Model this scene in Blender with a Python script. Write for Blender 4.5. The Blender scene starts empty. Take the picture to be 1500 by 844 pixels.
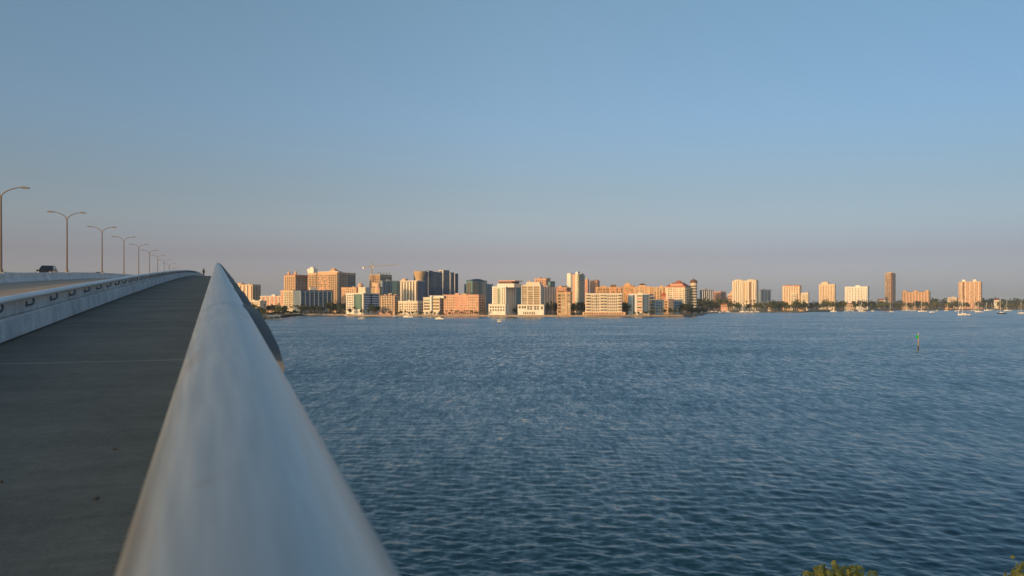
import bpy, bmesh, math, random
import numpy as np
from mathutils import Vector, Matrix
R = math.radians
random.seed(7); rng = np.random.default_rng(7)
sc = bpy.context.scene
COL = sc.collection

# ---------------------------------------------------------------- camera, sky, sun, exposure
K, HY, CX, CAMZ, LAND = 1150.0, 446.0, 750.0, 15.0, 1.5
cam = bpy.data.cameras.new('camera'); co = bpy.data.objects.new('camera', cam); COL.objects.link(co)
co.location = (0, 0, CAMZ); co.rotation_euler = (R(90), 0, 0)
cam.sensor_width = 36; cam.lens = K/1500*36; cam.shift_y = -(422-HY)/1500
cam.clip_start = .02; cam.clip_end = 60000
cam.dof.use_dof = True; cam.dof.focus_distance = 900; cam.dof.aperture_fstop = 12
sc.camera = co
SUN_AZ, SUN_EL = -138, 9.3           # degrees clockwise from +Y
S = Vector((math.sin(R(SUN_AZ))*math.cos(R(SUN_EL)), math.cos(R(SUN_AZ))*math.cos(R(SUN_EL)), math.sin(R(SUN_EL))))
sl = bpy.data.lights.new('sun', 'SUN'); so = bpy.data.objects.new('sun', sl); COL.objects.link(so)
sl.energy = 3.35; sl.angle = R(.6); sl.color = (1, .575, .27)
so.rotation_euler = S.to_track_quat('Z', 'Y').to_euler()
w = bpy.data.worlds.new('World'); sc.world = w; w.use_nodes = True
nt = w.node_tree; nt.nodes.clear()
def wn(t): return nt.nodes.new(t)
out = wn('ShaderNodeOutputWorld'); bg = wn('ShaderNodeBackground'); sky = wn('ShaderNodeTexSky')
sky.sky_type = 'NISHITA'; sky.sun_disc = False; sky.sun_elevation = R(SUN_EL); sky.sun_rotation = R(SUN_AZ % 360)
sky.air_density = 1.0; sky.dust_density = 1.0; sky.ozone_density = 2.0
tc = wn('ShaderNodeTexCoord'); sx = wn('ShaderNodeSeparateXYZ'); rp = wn('ShaderNodeValToRGB'); mx = wn('ShaderNodeMix')
mx.data_type = 'RGBA'; mx.blend_type = 'MULTIPLY'; mx.inputs[0].default_value = 1
nt.links.new(tc.outputs['Generated'], sx.inputs[0]); nt.links.new(sx.outputs['Z'], rp.inputs[0])
SKY_TINT = [(0, (.98, 1.10, 2.2)), (.03, (.95, .90, 1.5)), (.06, (.89, .74, 1.07)), (.10, (1.06, .90, 1.03)), (.14, (1.11, .97, 1.02)), (.225, (1.23, 1.20, 1.26)), (.36, (1.43, 1.43, 1.35)), (.7, (2.0, 1.8, 1.7)), (1, (2.2, 2.0, 1.9))]
SKY_TINT = [(p, tuple(v/2.2 for v in c)) for p, c in SKY_TINT]
while len(rp.color_ramp.elements) < len(SKY_TINT): rp.color_ramp.elements.new(.5)
for e, (p, c) in zip(rp.color_ramp.elements, SKY_TINT): e.position = p; e.color = (*c, 1)
mxx = wn('ShaderNodeMapRange'); mxx.inputs[1].default_value = 0; mxx.inputs[2].default_value = .6; nt.links.new(sx.outputs['X'], mxx.inputs[0])
mc = wn('ShaderNodeMix'); mc.data_type = 'RGBA'; mc.inputs[6].default_value = (1, 1, 1, 1); mc.inputs[7].default_value = (.74, .82, .87, 1); nt.links.new(mxx.outputs[0], mc.inputs[0])
scl = wn('ShaderNodeVectorMath'); scl.operation = 'MULTIPLY'; nt.links.new(sky.outputs[0], scl.inputs[0]); nt.links.new(mc.outputs[2], scl.inputs[1])
my = wn('ShaderNodeMapRange'); my.inputs[1].default_value = -.05; my.inputs[2].default_value = -.6; my.inputs[3].default_value = 1; my.inputs[4].default_value = 1.55; nt.links.new(sx.outputs['Y'], my.inputs[0])
sc3 = wn('ShaderNodeVectorMath'); sc3.operation = 'SCALE'; nt.links.new(scl.outputs[0], sc3.inputs[0]); nt.links.new(my.outputs[0], sc3.inputs['Scale']); scl = sc3
sd = wn('ShaderNodeVectorMath'); sd.operation = 'DOT_PRODUCT'; sd.inputs[1].default_value = (math.sin(R(SUN_AZ)), math.cos(R(SUN_AZ)), 0); nt.links.new(tc.outputs['Generated'], sd.inputs[0])
sm = wn('ShaderNodeMapRange'); sm.interpolation_type = 'SMOOTHSTEP'; sm.inputs[1].default_value = .15; sm.inputs[2].default_value = .85; nt.links.new(sd.outputs['Value'], sm.inputs[0])
smx = wn('ShaderNodeMix'); smx.data_type = 'RGBA'; smx.inputs[7].default_value = (1.65/2.2, 1.44/2.2, 0.98/2.2, 1); nt.links.new(sm.outputs[0], smx.inputs[0]); nt.links.new(rp.outputs[0], smx.inputs[6])
nt.links.new(scl.outputs[0], mx.inputs[6]); nt.links.new(smx.outputs[2], mx.inputs[7])
nt.links.new(mx.outputs[2], bg.inputs[0]); bg.inputs[1].default_value = .122*2.2
nt.links.new(bg.outputs[0], out.inputs[0])
sc.view_settings.view_transform = 'Standard'; sc.view_settings.look = 'None'
sc.view_settings.gamma = 1; sc.view_settings.exposure = 0.0; sc.view_settings.use_curve_mapping = False
sc.render.engine = 'CYCLES'; HAZE = 7e-5; sc.cycles.volume_bounces = 0
sc.cycles.max_bounces = 5; sc.cycles.glossy_bounces = 3; sc.cycles.diffuse_bounces = 2; sc.cycles.caustics_reflective = False

# ---------------------------------------------------------------- materials
def mat(name, c, rough=.8, metal=0, amt=.12, scale=.15, spec=.3, stretch=(1, 1, 1), rnd=0, bump=0):
    m = bpy.data.materials.new(name); m.use_nodes = True
    t = m.node_tree; b = t.nodes['Principled BSDF']
    b.inputs['Roughness'].default_value = rough; b.inputs['Metallic'].default_value = metal
    b.inputs['Specular IOR Level'].default_value = spec
    N = t.nodes.new; L = t.links.new
    tc = N('ShaderNodeTexCoord'); mp = N('ShaderNodeMapping'); mp.inputs['Scale'].default_value = stretch
    nz = N('ShaderNodeTexNoise'); nz.inputs['Scale'].default_value = scale; nz.inputs['Detail'].default_value = 5; nz.inputs['Roughness'].default_value = .62
    L(tc.outputs['Object'], mp.inputs[0]); L(mp.outputs[0], nz.inputs[0])
    mr = N('ShaderNodeMapRange'); mr.inputs[1].default_value = .25; mr.inputs[2].default_value = .75
    mr.inputs[3].default_value = 1-amt*1.6; mr.inputs[4].default_value = 1+amt*1.3
    L(nz.outputs[0], mr.inputs[0])
    v = N('ShaderNodeVectorMath'); v.operation = 'SCALE'; v.inputs[0].default_value = c
    if rnd:
        oi = N('ShaderNodeObjectInfo'); m2 = N('ShaderNodeMapRange'); m2.inputs[3].default_value = 1-rnd; m2.inputs[4].default_value = 1+rnd
        mm = N('ShaderNodeMath'); mm.operation = 'MULTIPLY'
        L(oi.outputs['Random'], m2.inputs[0]); L(m2.outputs[0], mm.inputs[0]); L(mr.outputs[0], mm.inputs[1]); L(mm.outputs[0], v.inputs['Scale'])
    else: L(mr.outputs[0], v.inputs['Scale'])
    L(v.outputs[0], b.inputs['Base Color'])
    if bump:
        bp = N('ShaderNodeBump'); bp.inputs['Strength'].default_value = bump; bp.inputs['Distance'].default_value = .02
        L(nz.outputs[0], bp.inputs['Height']); L(bp.outputs[0], b.inputs['Normal'])
    return m
def glass(name, c, rough=.12, rnd=.5):
    return mat(name, c, rough, 0, .2, .3, .5, rnd=rnd)
VS = (1, 1, .25)
M = dict(
 peach=mat('peach_stucco', (.60, .41, .27), amt=.1, stretch=VS), cream=mat('cream_stucco', (.67, .60, .50), amt=.08, stretch=VS),
 white=mat('white_stucco', (.74, .72, .67), amt=.08, stretch=VS), pink=mat('pink_stucco', (.63, .38, .28), amt=.1, stretch=VS),
 orange=mat('orange_stucco', (.60, .35, .17), amt=.12, stretch=VS), tan=mat('tan_stucco', (.50, .36, .23), amt=.1, stretch=VS),
 salmon=mat('salmon_stucco', (.52, .25, .18), amt=.1, stretch=VS), red=mat('red_roof_tile', (.36, .11, .06), amt=.2),
 taupe=mat('taupe_concrete', (.36, .28, .22), amt=.1, stretch=VS), slate=mat('slate_balcony', (.07, .13, .23), amt=.1), brown=mat('brown_cladding', (.16, .09, .06), amt=.2), grey=mat('grey_concrete', (.36, .36, .35), amt=.12, stretch=VS),
 dgrey=mat('dark_grey_concrete', (.15, .16, .18), amt=.15), bluegrey=mat('blue_grey_cladding', (.22, .28, .34), amt=.1),
 navy=mat('navy_cladding', (.025, .06, .135), .6, amt=.15, spec=.15), teal=mat('teal_cladding', (.12, .24, .26), .4, amt=.12),
 paleblue=mat('pale_blue_stucco', (.40, .50, .56), amt=.08), roof=mat('flat_roof_gravel', (.30, .27, .25), amt=.15),
 yellow=mat('crane_pale_paint', (.50, .43, .33), .5), steel=mat('galvanised_steel', (.42, .42, .42), .45, .6),
 win=glass('dark_window_glass', (.055, .05, .05)), winb=glass('brown_window_glass', (.085, .055, .042)),
 winblue=mat('blue_window_glass', (.03, .08, .17), .4, 0, .2, .3, .2, rnd=.45), winteal=glass('teal_window_glass', (.08, .17, .17)),
 wingrey=glass('grey_window_glass', (.22, .22, .20)), winpale=glass('pale_curtained_glass', (.32, .30, .24)),
 trunk=mat('tree_bark', (.14, .10, .07), amt=.3, scale=2), palmtrunk=mat('palm_bark', (.22, .17, .12), amt=.3, scale=2),
 leafd=mat('dark_green_leaves', (.035, .05, .018), .7, amt=.4, scale=.5, rnd=.35), leaf=mat('green_leaves', (.065, .085, .025), .7, amt=.35, scale=.5, rnd=.4),
 leafy=mat('olive_leaves', (.10, .105, .035), .7, amt=.35, scale=.5, rnd=.35), palm=mat('palm_leaves', (.075, .08, .03), .6, amt=.35, scale=.5, rnd=.4),
 boatw=mat('white_gelcoat', (.78, .77, .74), .3, amt=.04, spec=.5), boatb=mat('navy_gelcoat', (.05, .08, .16), .3, amt=.04), canvas=mat('tan_boat_canvas', (.35, .24, .15)),
 canvasb=mat('blue_boat_canvas', (.06, .12, .25)), alu=mat('mast_aluminium', (.72, .69, .64), .4, .3, amt=.05),
 wood=mat('weathered_dock_wood', (.17, .14, .11), amt=.3, scale=1), land=mat('sandy_grass_ground', (.12, .12, .07), amt=.3, scale=.05),
 seawall=mat('seawall_concrete', (.34, .27, .21), amt=.25, scale=.3), green=mat('green_marker_paint', (.02, .45, .10), .5), pile=mat('pile_wood', (.33, .31, .28), amt=.3, scale=1.5),
 piledark=mat('wet_pile_wood', (.05, .045, .04), .5), skin=mat('skin', (.45, .27, .19), .6), cloth=mat('dark_cloth', (.02, .022, .03)), cloth2=mat('grey_cloth', (.16, .15, .15)), hair=mat('dark_hair', (.02, .015, .01)),
 carpaint=mat('black_car_paint', (.015, .017, .022), .25, .2, amt=.05, spec=.6), carpaint2=mat('dark_grey_car_paint', (.04, .042, .05), .25, .2, amt=.05, spec=.6), carglass=mat('car_glass', (.012, .015, .02), .08, spec=.6, amt=.05), rubber=mat('rubber', (.02, .02, .02)),
 lens=mat('headlight_lens', (.6, .6, .6), .1, spec=.6), pole=mat('lamp_pole_bronze', (.27, .215, .17), .5, .3, amt=.1), whitepaint=mat('worn_road_paint', (.55, .54, .50), amt=.3, scale=3),
 postm=mat('dark_post_metal', (.24, .27, .30), .5, .3, amt=.1), redsign=mat('red_brown_sign_paint', (.22, .06, .04), .5))

# ---------------------------------------------------------------- helpers
def tag(o, label=None, cat=None, group=None, kind=None):
    if label: o['label'] = label
    if cat: o['category'] = cat
    if group: o['group'] = group
    if kind: o['kind'] = kind
    return o
def empty(name, loc=(0, 0, 0), rz=0):
    o = bpy.data.objects.new(name, None); COL.objects.link(o); o.location = loc; o.rotation_euler = (0, 0, rz); o.empty_display_size = .1
    return o
def obj(name, bm, m, parent=None, smooth=False):
    me = bpy.data.meshes.new(name); bm.to_mesh(me); bm.free()
    me.materials.append(M[m] if isinstance(m, str) else m)
    if smooth: me.polygons.foreach_set('use_smooth', [True]*len(me.polygons))
    o = bpy.data.objects.new(name, me); COL.objects.link(o); o.parent = parent
    return o
def inst(name, me, parent=None, loc=(0, 0, 0), rz=0, sc_=(1, 1, 1)):
    o = bpy.data.objects.new(name, me); COL.objects.link(o); o.parent = parent
    o.location = loc; o.rotation_euler = (0, 0, rz); o.scale = sc_
    return o
def copy_tree(o, parent=None):
    c = o.copy(); COL.objects.link(c); c.parent = parent
    for ch in list(o.children): copy_tree(ch, c)
    return c
def box(bm, x0, x1, y0, y1, z0, z1):
    v = [bm.verts.new(p) for p in ((x0,y0,z0),(x1,y0,z0),(x1,y1,z0),(x0,y1,z0),(x0,y0,z1),(x1,y0,z1),(x1,y1,z1),(x0,y1,z1))]
    for f in ((0,3,2,1),(4,5,6,7),(0,1,5,4),(1,2,6,5),(2,3,7,6),(3,0,4,7)): bm.faces.new([v[i] for i in f])
def bar(bm, a, b, r):
    a, b = Vector(a), Vector(b); d = b-a; l = d.length
    if l < 1e-6: return
    q = d.to_track_quat('Z', 'Y').to_matrix(); X, Y = q.col[0]*r, q.col[1]*r
    v = [bm.verts.new(p+sx*X+sy*Y) for p in (a, b) for sx, sy in ((-1,-1),(1,-1),(1,1),(-1,1))]
    for i in range(4): bm.faces.new((v[i], v[(i+1)%4], v[4+(i+1)%4], v[4+i]))
    bm.faces.new(v[3::-1]); bm.faces.new(v[4:])
def tube(bm, pts, rad, n=10, cap=True):
    pts = [Vector(p) for p in pts]; rings = []
    if not hasattr(rad, '__len__'): rad = [rad]*len(pts)
    up = None
    for i, p in enumerate(pts):
        d = (pts[min(i+1, len(pts)-1)]-pts[max(i-1, 0)]).normalized()
        if up is None: up = d.orthogonal().normalized()
        up = (up-d*up.dot(d)).normalized(); s = d.cross(up)
        rings.append([bm.verts.new(p+(up*math.cos(a)+s*math.sin(a))*rad[i]) for a in [2*math.pi*k/n for k in range(n)]])
    for a, b in zip(rings, rings[1:]):
        for k in range(n): bm.faces.new((a[k], a[(k+1)%n], b[(k+1)%n], b[k]))
    if cap: bm.faces.new(rings[0][::-1]); bm.faces.new(rings[-1])
def lathe(bm, prof, c=(0, 0), n=16):
    rings = [[bm.verts.new((c[0]+r*math.cos(2*math.pi*k/n), c[1]+r*math.sin(2*math.pi*k/n), z)) for k in range(n)] for r, z in prof]
    for a, b in zip(rings, rings[1:]):
        for k in range(n): bm.faces.new((a[k], a[(k+1)%n], b[(k+1)%n], b[k]))
    bm.faces.new(rings[0][::-1]); bm.faces.new(rings[-1])
def prism(bm, poly, x0, x1):      # polygon in (y,z), extruded along x
    a = [bm.verts.new((x0, y, z)) for y, z in poly]; b = [bm.verts.new((x1, y, z)) for y, z in poly]
    n = len(poly)
    for i in range(n): bm.faces.new((a[i], a[(i+1)%n], b[(i+1)%n], b[i]))
    bm.faces.new(a[::-1]); bm.faces.new(b)
def NB(): return bmesh.new()
def px2x(px, d): return (px-CX)/K*d
def py2z(py, d): return CAMZ+(HY-py)*d/K

# ---------------------------------------------------------------- water
def make_water():
    f = K*1024/1500
    rows = [0.0, 4, 8, 14, 20, 26, 30]
    r = 33.0
    while r < 420: rows.append(r); r += max(.10, min(.62*r*r/(f*CAMZ), 4.0))
    while r < 12000: rows.append(r); r *= 1.09
    rows = np.array(rows)
    a0, a1 = R(-47), R(50)
    front = np.linspace(a0, a1, 720); back = np.linspace(a1, a0+2*math.pi, 50)[1:-1]
    ang = np.concatenate([front, back]); nA, nR = len(ang), len(rows)
    Rr, A = np.meshgrid(rows, ang, indexing='ij')
    X = Rr*np.sin(A); Y = Rr*np.cos(A); Z = np.zeros_like(X)
    dr = np.gradient(rows)[:, None]*np.ones((1, nA))
    fade = np.ones(nA); fade[len(front):] = 0; fade[:12] = np.linspace(0, 1, 12); fade[len(front)-12:len(front)] = np.linspace(1, 0, 12)
    g = np.random.default_rng(3)
    lam = np.exp(g.uniform(math.log(.45), math.log(3.0), 72)); th = R(62)+g.normal(0, R(50), 72); ph = g.uniform(0, 2*math.pi, 72)
    slope = WAVE_SLOPE*np.sqrt(2/72)*np.where(lam > 2.2, .75, 1.0)
    DX = np.zeros_like(X); DY = np.zeros_like(X)
    for l, t, p, s in zip(lam, th, ph, slope):
        k = 2*math.pi/l; a = s/k
        att = np.clip(1.6-4.0*np.maximum(dr, Rr*(a1-a0)/720)/l, 0, 1)*fade[None, :]*np.clip(1.45-Rr/105, .25, 1.12)
        arg = k*(X*math.cos(t)+Y*math.sin(t))+p
        Z += att*a*np.cos(arg); q = att*a*.7*np.sin(arg); DX -= q*math.cos(t); DY -= q*math.sin(t)
    X += DX; Y += DY
    v = np.stack([X, Y, Z], -1).reshape(-1, 3)
    i, j = np.meshgrid(np.arange(nR-1), np.arange(nA), indexing='ij'); j2 = (j+1) % nA
    q = np.stack([i*nA+j, i*nA+j2, (i+1)*nA+j2, (i+1)*nA+j], -1).reshape(-1, 4)[:, ::-1]
    me = bpy.data.meshes.new('water'); me.vertices.add(len(v)); me.vertices.foreach_set('co', v.ravel().astype(np.float32))
    me.loops.add(q.size); me.loops.foreach_set('vertex_index', q.ravel().astype(np.int32))
    me.polygons.add(len(q)); me.polygons.foreach_set('loop_start', np.arange(0, q.size, 4, dtype=np.int32))
    me.polygons.foreach_set('use_smooth', np.ones(len(q), bool)); me.update(calc_edges=True); me.validate()
    m = bpy.data.materials.new('bay_water'); m.use_nodes = True; t = m.node_tree; b = t.nodes['Principled BSDF']; N, L = t.nodes.new, t.links.new
    b.inputs['IOR'].default_value = 1.43; b.inputs['Specular IOR Level'].default_value = .5; b.inputs['Specular Tint'].default_value = (.30, .97, 1, 1)
    tc = N('ShaderNodeTexCoord')
    big = N('ShaderNodeTexNoise'); big.inputs['Scale'].default_value = .012; big.inputs['Detail'].default_value = 4
    mp0 = N('ShaderNodeMapping'); mp0.inputs['Scale'].default_value = (.45, 1.6, 1); L(tc.outputs['Object'], mp0.inputs[0]); L(mp0.outputs[0], big.inputs[0])
    cr = N('ShaderNodeMix'); cr.data_type = 'RGBA'; cr.inputs[6].default_value = (.003, .022, .032, 1); cr.inputs[7].default_value = (.005, .034, .048, 1)
    L(big.outputs[0], cr.inputs[0]); L(cr.outputs[2], b.inputs['Base Color'])
    ln = N('ShaderNodeVectorMath'); ln.operation = 'LENGTH'; L(tc.outputs['Object'], ln.inputs[0])
    mr = N('ShaderNodeMapRange'); mr.inputs[1].default_value = 40; mr.inputs[2].default_value = 320; mr.inputs[3].default_value = .08; mr.inputs[4].default_value = .12
    L(ln.outputs['Value'], mr.inputs[0]); L(mr.outputs[0], b.inputs['Roughness'])
    prev = None
    for scale, st, dist, str_ in ((1.1, (.55, 1.0, 1), .30, .12), (3.4, (.7, 1.1, 1), .10, .22), (.16, (.6, 1.5, 1), 1.6, .10)):
        mp = N('ShaderNodeMapping'); mp.inputs['Scale'].default_value = st; mp.inputs['Rotation'].default_value = (0, 0, R(-12))
        nz = N('ShaderNodeTexNoise'); nz.inputs['Scale'].default_value = scale; nz.inputs['Detail'].default_value = 4
        bp = N('ShaderNodeBump'); bp.inputs['Strength'].default_value = str_; bp.inputs['Distance'].default_value = dist
        L(tc.outputs['Object'], mp.inputs[0]); L(mp.outputs[0], nz.inputs[0]); L(nz.outputs[0], bp.inputs['Height'])
        if prev: L(prev.outputs[0], bp.inputs['Normal'])
        prev = bp
    fd = N('ShaderNodeMapRange'); fd.inputs[1].default_value = 50; fd.inputs[2].default_value = 220; fd.inputs[3].default_value = .6; fd.inputs[4].default_value = 1
    L(ln.outputs['Value'], fd.inputs[0]); cur = prev.outputs[0]
    for scale, st, amt in ((2.6, (1.0, .22, 1), .27), (.8, (1.0, .25, 1), .24), (.045, (.45, .7, 1), .12)):
        mp = N('ShaderNodeMapping'); mp.inputs['Scale'].default_value = st; mp.inputs['Rotation'].default_value = (0, 0, R(-22)); L(tc.outputs['Object'], mp.inputs[0])
        nz = N('ShaderNodeTexNoise'); nz.inputs['Scale'].default_value = scale; nz.inputs['Detail'].default_value = 3; L(mp.outputs[0], nz.inputs[0])
        sb = N('ShaderNodeVectorMath'); sb.operation = 'SUBTRACT'; sb.inputs[1].default_value = (.5, .5, .5); L(nz.outputs['Color'], sb.inputs[0])
        ml = N('ShaderNodeVectorMath'); ml.operation = 'MULTIPLY'; ml.inputs[1].default_value = (amt, amt*1.3, 0); L(sb.outputs[0], ml.inputs[0])
        sc2 = N('ShaderNodeVectorMath'); sc2.operation = 'SCALE'; L(ml.outputs[0], sc2.inputs[0]); L(fd.outputs[0], sc2.inputs['Scale'])
        ad = N('ShaderNodeVectorMath'); ad.operation = 'ADD'; L(cur, ad.inputs[0]); L(sc2.outputs[0], ad.inputs[1]); cur = ad.outputs[0]
    lean = N('ShaderNodeVectorMath'); lean.operation = 'SCALE'; lean.inputs[0].default_value = (.01, -.115, 0); ld = N('ShaderNodeMapRange'); ld.inputs[1].default_value = 40; ld.inputs[2].default_value = 170; ld.inputs[3].default_value = .35; ld.inputs[4].default_value = 1; L(ln.outputs['Value'], ld.inputs[0]); L(ld.outputs[0], lean.inputs['Scale'])
    la = N('ShaderNodeVectorMath'); la.operation = 'ADD'; L(cur, la.inputs[0]); L(lean.outputs[0], la.inputs[1]); cur = la.outputs[0]
    nm = N('ShaderNodeVectorMath'); nm.operation = 'NORMALIZE'; L(cur, nm.inputs[0]); L(nm.outputs[0], b.inputs['Normal'])
    me.materials.append(m)
    o = bpy.data.objects.new('water', me); COL.objects.link(o); tag(o, 'rippled blue bay water stretching to the city shore', 'water', kind='structure')
WAVE_SLOPE = .115
make_water()

# ---------------------------------------------------------------- land
SHORE = [(-900, 1000), (150, 900), (340, 800), (372, 770), (405, 830), (418, 960), (440, 1078), (500, 1062), (522, 990), (700, 975), (860, 958), (1000, 985),
         (1030, 1090), (1036, 1280), (1062, 1500), (1180, 1510), (1300, 1980), (1400, 2080), (1600, 2180), (2400, 2300)]
def shore_d(px):
    for (a, da), (b, db) in zip(SHORE, SHORE[1:]):
        if a <= px <= b: return da+(db-da)*(px-a)/(b-a)
    return 2300
bm = NB()
top = [bm.verts.new((px2x(p, d), d, LAND)) for p, d in SHORE]
bot = [bm.verts.new((px2x(p, d), d-.6, -2)) for p, d in SHORE]
far = [bm.verts.new((px2x(p, d)*6, 9000, LAND)) for p, d in SHORE]
for i in range(len(SHORE)-1):
    bm.faces.new((top[i], top[i+1], far[i+1], far[i])); bm.faces.new((bot[i], bot[i+1], top[i+1], top[i]))
tag(obj('ground', bm, 'land'), 'low sandy green land under the city', 'ground', kind='structure')
bm = NB()
pts = [(px2x(p, d), d) for p, d in SHORE if 400 < p < 1040]
dense = []
for (x0, y0), (x1, y1) in zip(pts, pts[1:]):
    for k in range(12): dense.append((x0+(x1-x0)*k/12, y0+(y1-y0)*k/12))
for (x0, y0), (x1, y1) in zip(dense, dense[1:]):
    h = LAND+.5+random.uniform(-.1, .1)
    v = [bm.verts.new(p) for p in ((x0, y0-1.2, -1.5), (x1, y1-1.2, -1.5), (x1, y1-1.2, h), (x0, y0-1.2, h), (x0, y0+.5, h), (x1, y1+.5, h), (x0, y0+.5, -1), (x1, y1+.5, -1))]
    for f in ((0,1,2,3), (3,2,5,4), (4,5,7,6)): bm.faces.new([v[i] for i in f])
tag(obj('seawall', bm, 'seawall'), 'long low tan concrete seawall along the downtown waterfront', 'seawall')

# ---------------------------------------------------------------- bridge
TH = math.atan(432/K); G0, RV, SEND = .0553, 5250.0, 640
def zd(s): return CAMZ-1.2+G0*s-(s*s/(2*RV) if s > 0 else 0)
SL = [-160, -120, -80, -50, -30, -20, -12, -8, -6, -5, -4, -3, -2, -1.5, -1]+[-.8+.2*i for i in range(30)]+[5.4+.5*i for i in range(30)]+[21+1.5*i for i in range(40)]+[82+4*i for i in range(60)]+[330+12*i for i in range(27)]
def broot(o): o.rotation_euler = (0, 0, TH); return o
def sweep(bm, prof, sl=SL, closed=True, caps=True):
    rings = [[bm.verts.new((x, s, zd(s)+z)) for x, z in prof] for s in sl]; n = len(prof)
    for a, b in zip(rings, rings[1:]):
        for k in range(n if closed else n-1): bm.faces.new((a[k], a[(k+1)%n], b[(k+1)%n], b[k]))
    if closed and caps: bm.faces.new(rings[0][::-1]); bm.faces.new(rings[-1])
    return bm
def bpos(lat, s, z=0):
    return Vector((lat*math.cos(TH)-s*math.sin(TH), lat*math.sin(TH)+s*math.cos(TH), zd(s)+z))
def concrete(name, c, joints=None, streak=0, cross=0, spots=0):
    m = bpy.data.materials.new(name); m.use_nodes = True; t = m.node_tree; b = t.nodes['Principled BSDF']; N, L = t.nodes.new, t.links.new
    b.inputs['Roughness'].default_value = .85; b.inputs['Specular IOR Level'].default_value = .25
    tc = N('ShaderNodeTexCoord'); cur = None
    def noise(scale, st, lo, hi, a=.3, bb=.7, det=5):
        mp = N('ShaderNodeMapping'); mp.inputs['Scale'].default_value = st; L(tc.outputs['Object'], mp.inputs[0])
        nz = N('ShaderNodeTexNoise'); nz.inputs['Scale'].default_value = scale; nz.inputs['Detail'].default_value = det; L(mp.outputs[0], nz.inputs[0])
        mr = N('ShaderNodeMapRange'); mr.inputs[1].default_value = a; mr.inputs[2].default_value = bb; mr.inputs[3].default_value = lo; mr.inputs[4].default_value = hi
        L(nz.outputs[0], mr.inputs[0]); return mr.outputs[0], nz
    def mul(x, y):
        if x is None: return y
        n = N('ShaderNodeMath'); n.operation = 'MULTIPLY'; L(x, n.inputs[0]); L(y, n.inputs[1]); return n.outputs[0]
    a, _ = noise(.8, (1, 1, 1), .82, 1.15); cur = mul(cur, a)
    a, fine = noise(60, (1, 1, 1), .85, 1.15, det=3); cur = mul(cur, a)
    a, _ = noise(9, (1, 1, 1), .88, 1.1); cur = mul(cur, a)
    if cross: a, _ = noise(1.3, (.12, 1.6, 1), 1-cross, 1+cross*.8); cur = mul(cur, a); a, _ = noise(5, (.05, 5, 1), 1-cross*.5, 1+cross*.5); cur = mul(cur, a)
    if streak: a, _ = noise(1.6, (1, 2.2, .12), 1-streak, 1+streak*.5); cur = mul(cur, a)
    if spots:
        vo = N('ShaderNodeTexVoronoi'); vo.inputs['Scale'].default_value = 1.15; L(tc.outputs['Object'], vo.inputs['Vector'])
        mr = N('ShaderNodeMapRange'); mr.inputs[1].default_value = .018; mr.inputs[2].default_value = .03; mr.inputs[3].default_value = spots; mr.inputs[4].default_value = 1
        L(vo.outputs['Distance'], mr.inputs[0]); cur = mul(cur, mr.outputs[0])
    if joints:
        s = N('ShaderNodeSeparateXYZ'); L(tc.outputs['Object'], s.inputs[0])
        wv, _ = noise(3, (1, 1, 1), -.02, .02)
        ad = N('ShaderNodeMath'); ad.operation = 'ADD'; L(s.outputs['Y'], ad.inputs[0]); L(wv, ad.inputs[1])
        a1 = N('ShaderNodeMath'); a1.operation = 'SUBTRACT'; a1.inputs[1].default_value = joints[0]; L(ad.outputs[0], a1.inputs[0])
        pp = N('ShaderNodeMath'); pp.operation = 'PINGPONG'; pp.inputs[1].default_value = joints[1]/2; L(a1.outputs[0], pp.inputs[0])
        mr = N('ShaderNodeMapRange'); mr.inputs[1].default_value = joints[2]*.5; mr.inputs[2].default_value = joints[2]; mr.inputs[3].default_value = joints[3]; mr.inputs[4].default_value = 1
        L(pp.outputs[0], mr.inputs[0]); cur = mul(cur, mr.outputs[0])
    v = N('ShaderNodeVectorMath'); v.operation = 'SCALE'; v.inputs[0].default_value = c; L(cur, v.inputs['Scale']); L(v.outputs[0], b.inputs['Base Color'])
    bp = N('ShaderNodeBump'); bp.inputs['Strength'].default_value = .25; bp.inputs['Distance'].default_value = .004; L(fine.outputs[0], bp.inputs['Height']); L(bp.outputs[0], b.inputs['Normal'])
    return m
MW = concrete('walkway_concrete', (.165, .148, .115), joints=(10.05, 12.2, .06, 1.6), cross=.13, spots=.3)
MB = concrete('barrier_concrete', (.60, .61, .60), streak=.15, joints=(1.2, 9.0, .012, .45))
MR = concrete('road_asphalt', (.36, .285, .215), cross=0)
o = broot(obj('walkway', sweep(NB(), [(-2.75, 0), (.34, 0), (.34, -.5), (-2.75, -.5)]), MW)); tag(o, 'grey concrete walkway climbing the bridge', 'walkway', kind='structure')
o = broot(obj('bridge_deck', sweep(NB(), [(-3.04, -.774), (-2.7, -.504), (.30, -.504), (-.2, -.9), (-3.5, -1.1), (-5, -2.6), (-24, -2.6), (-26, -1.1), (-29.4, -.9), (-29.8, -.774)]), 'grey')); tag(o, 'concrete deck that carries the bridge road', 'bridge deck', kind='structure')
o = broot(obj('road', sweep(NB(), [(-3.05, -.60), (-3.05, -.76), (-27.0, -.76), (-27.0, -.60), (-14.6, -.51)][::-1]), MR)); tag(o, 'worn grey bridge road with dusty lanes', 'road', kind='structure')
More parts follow.
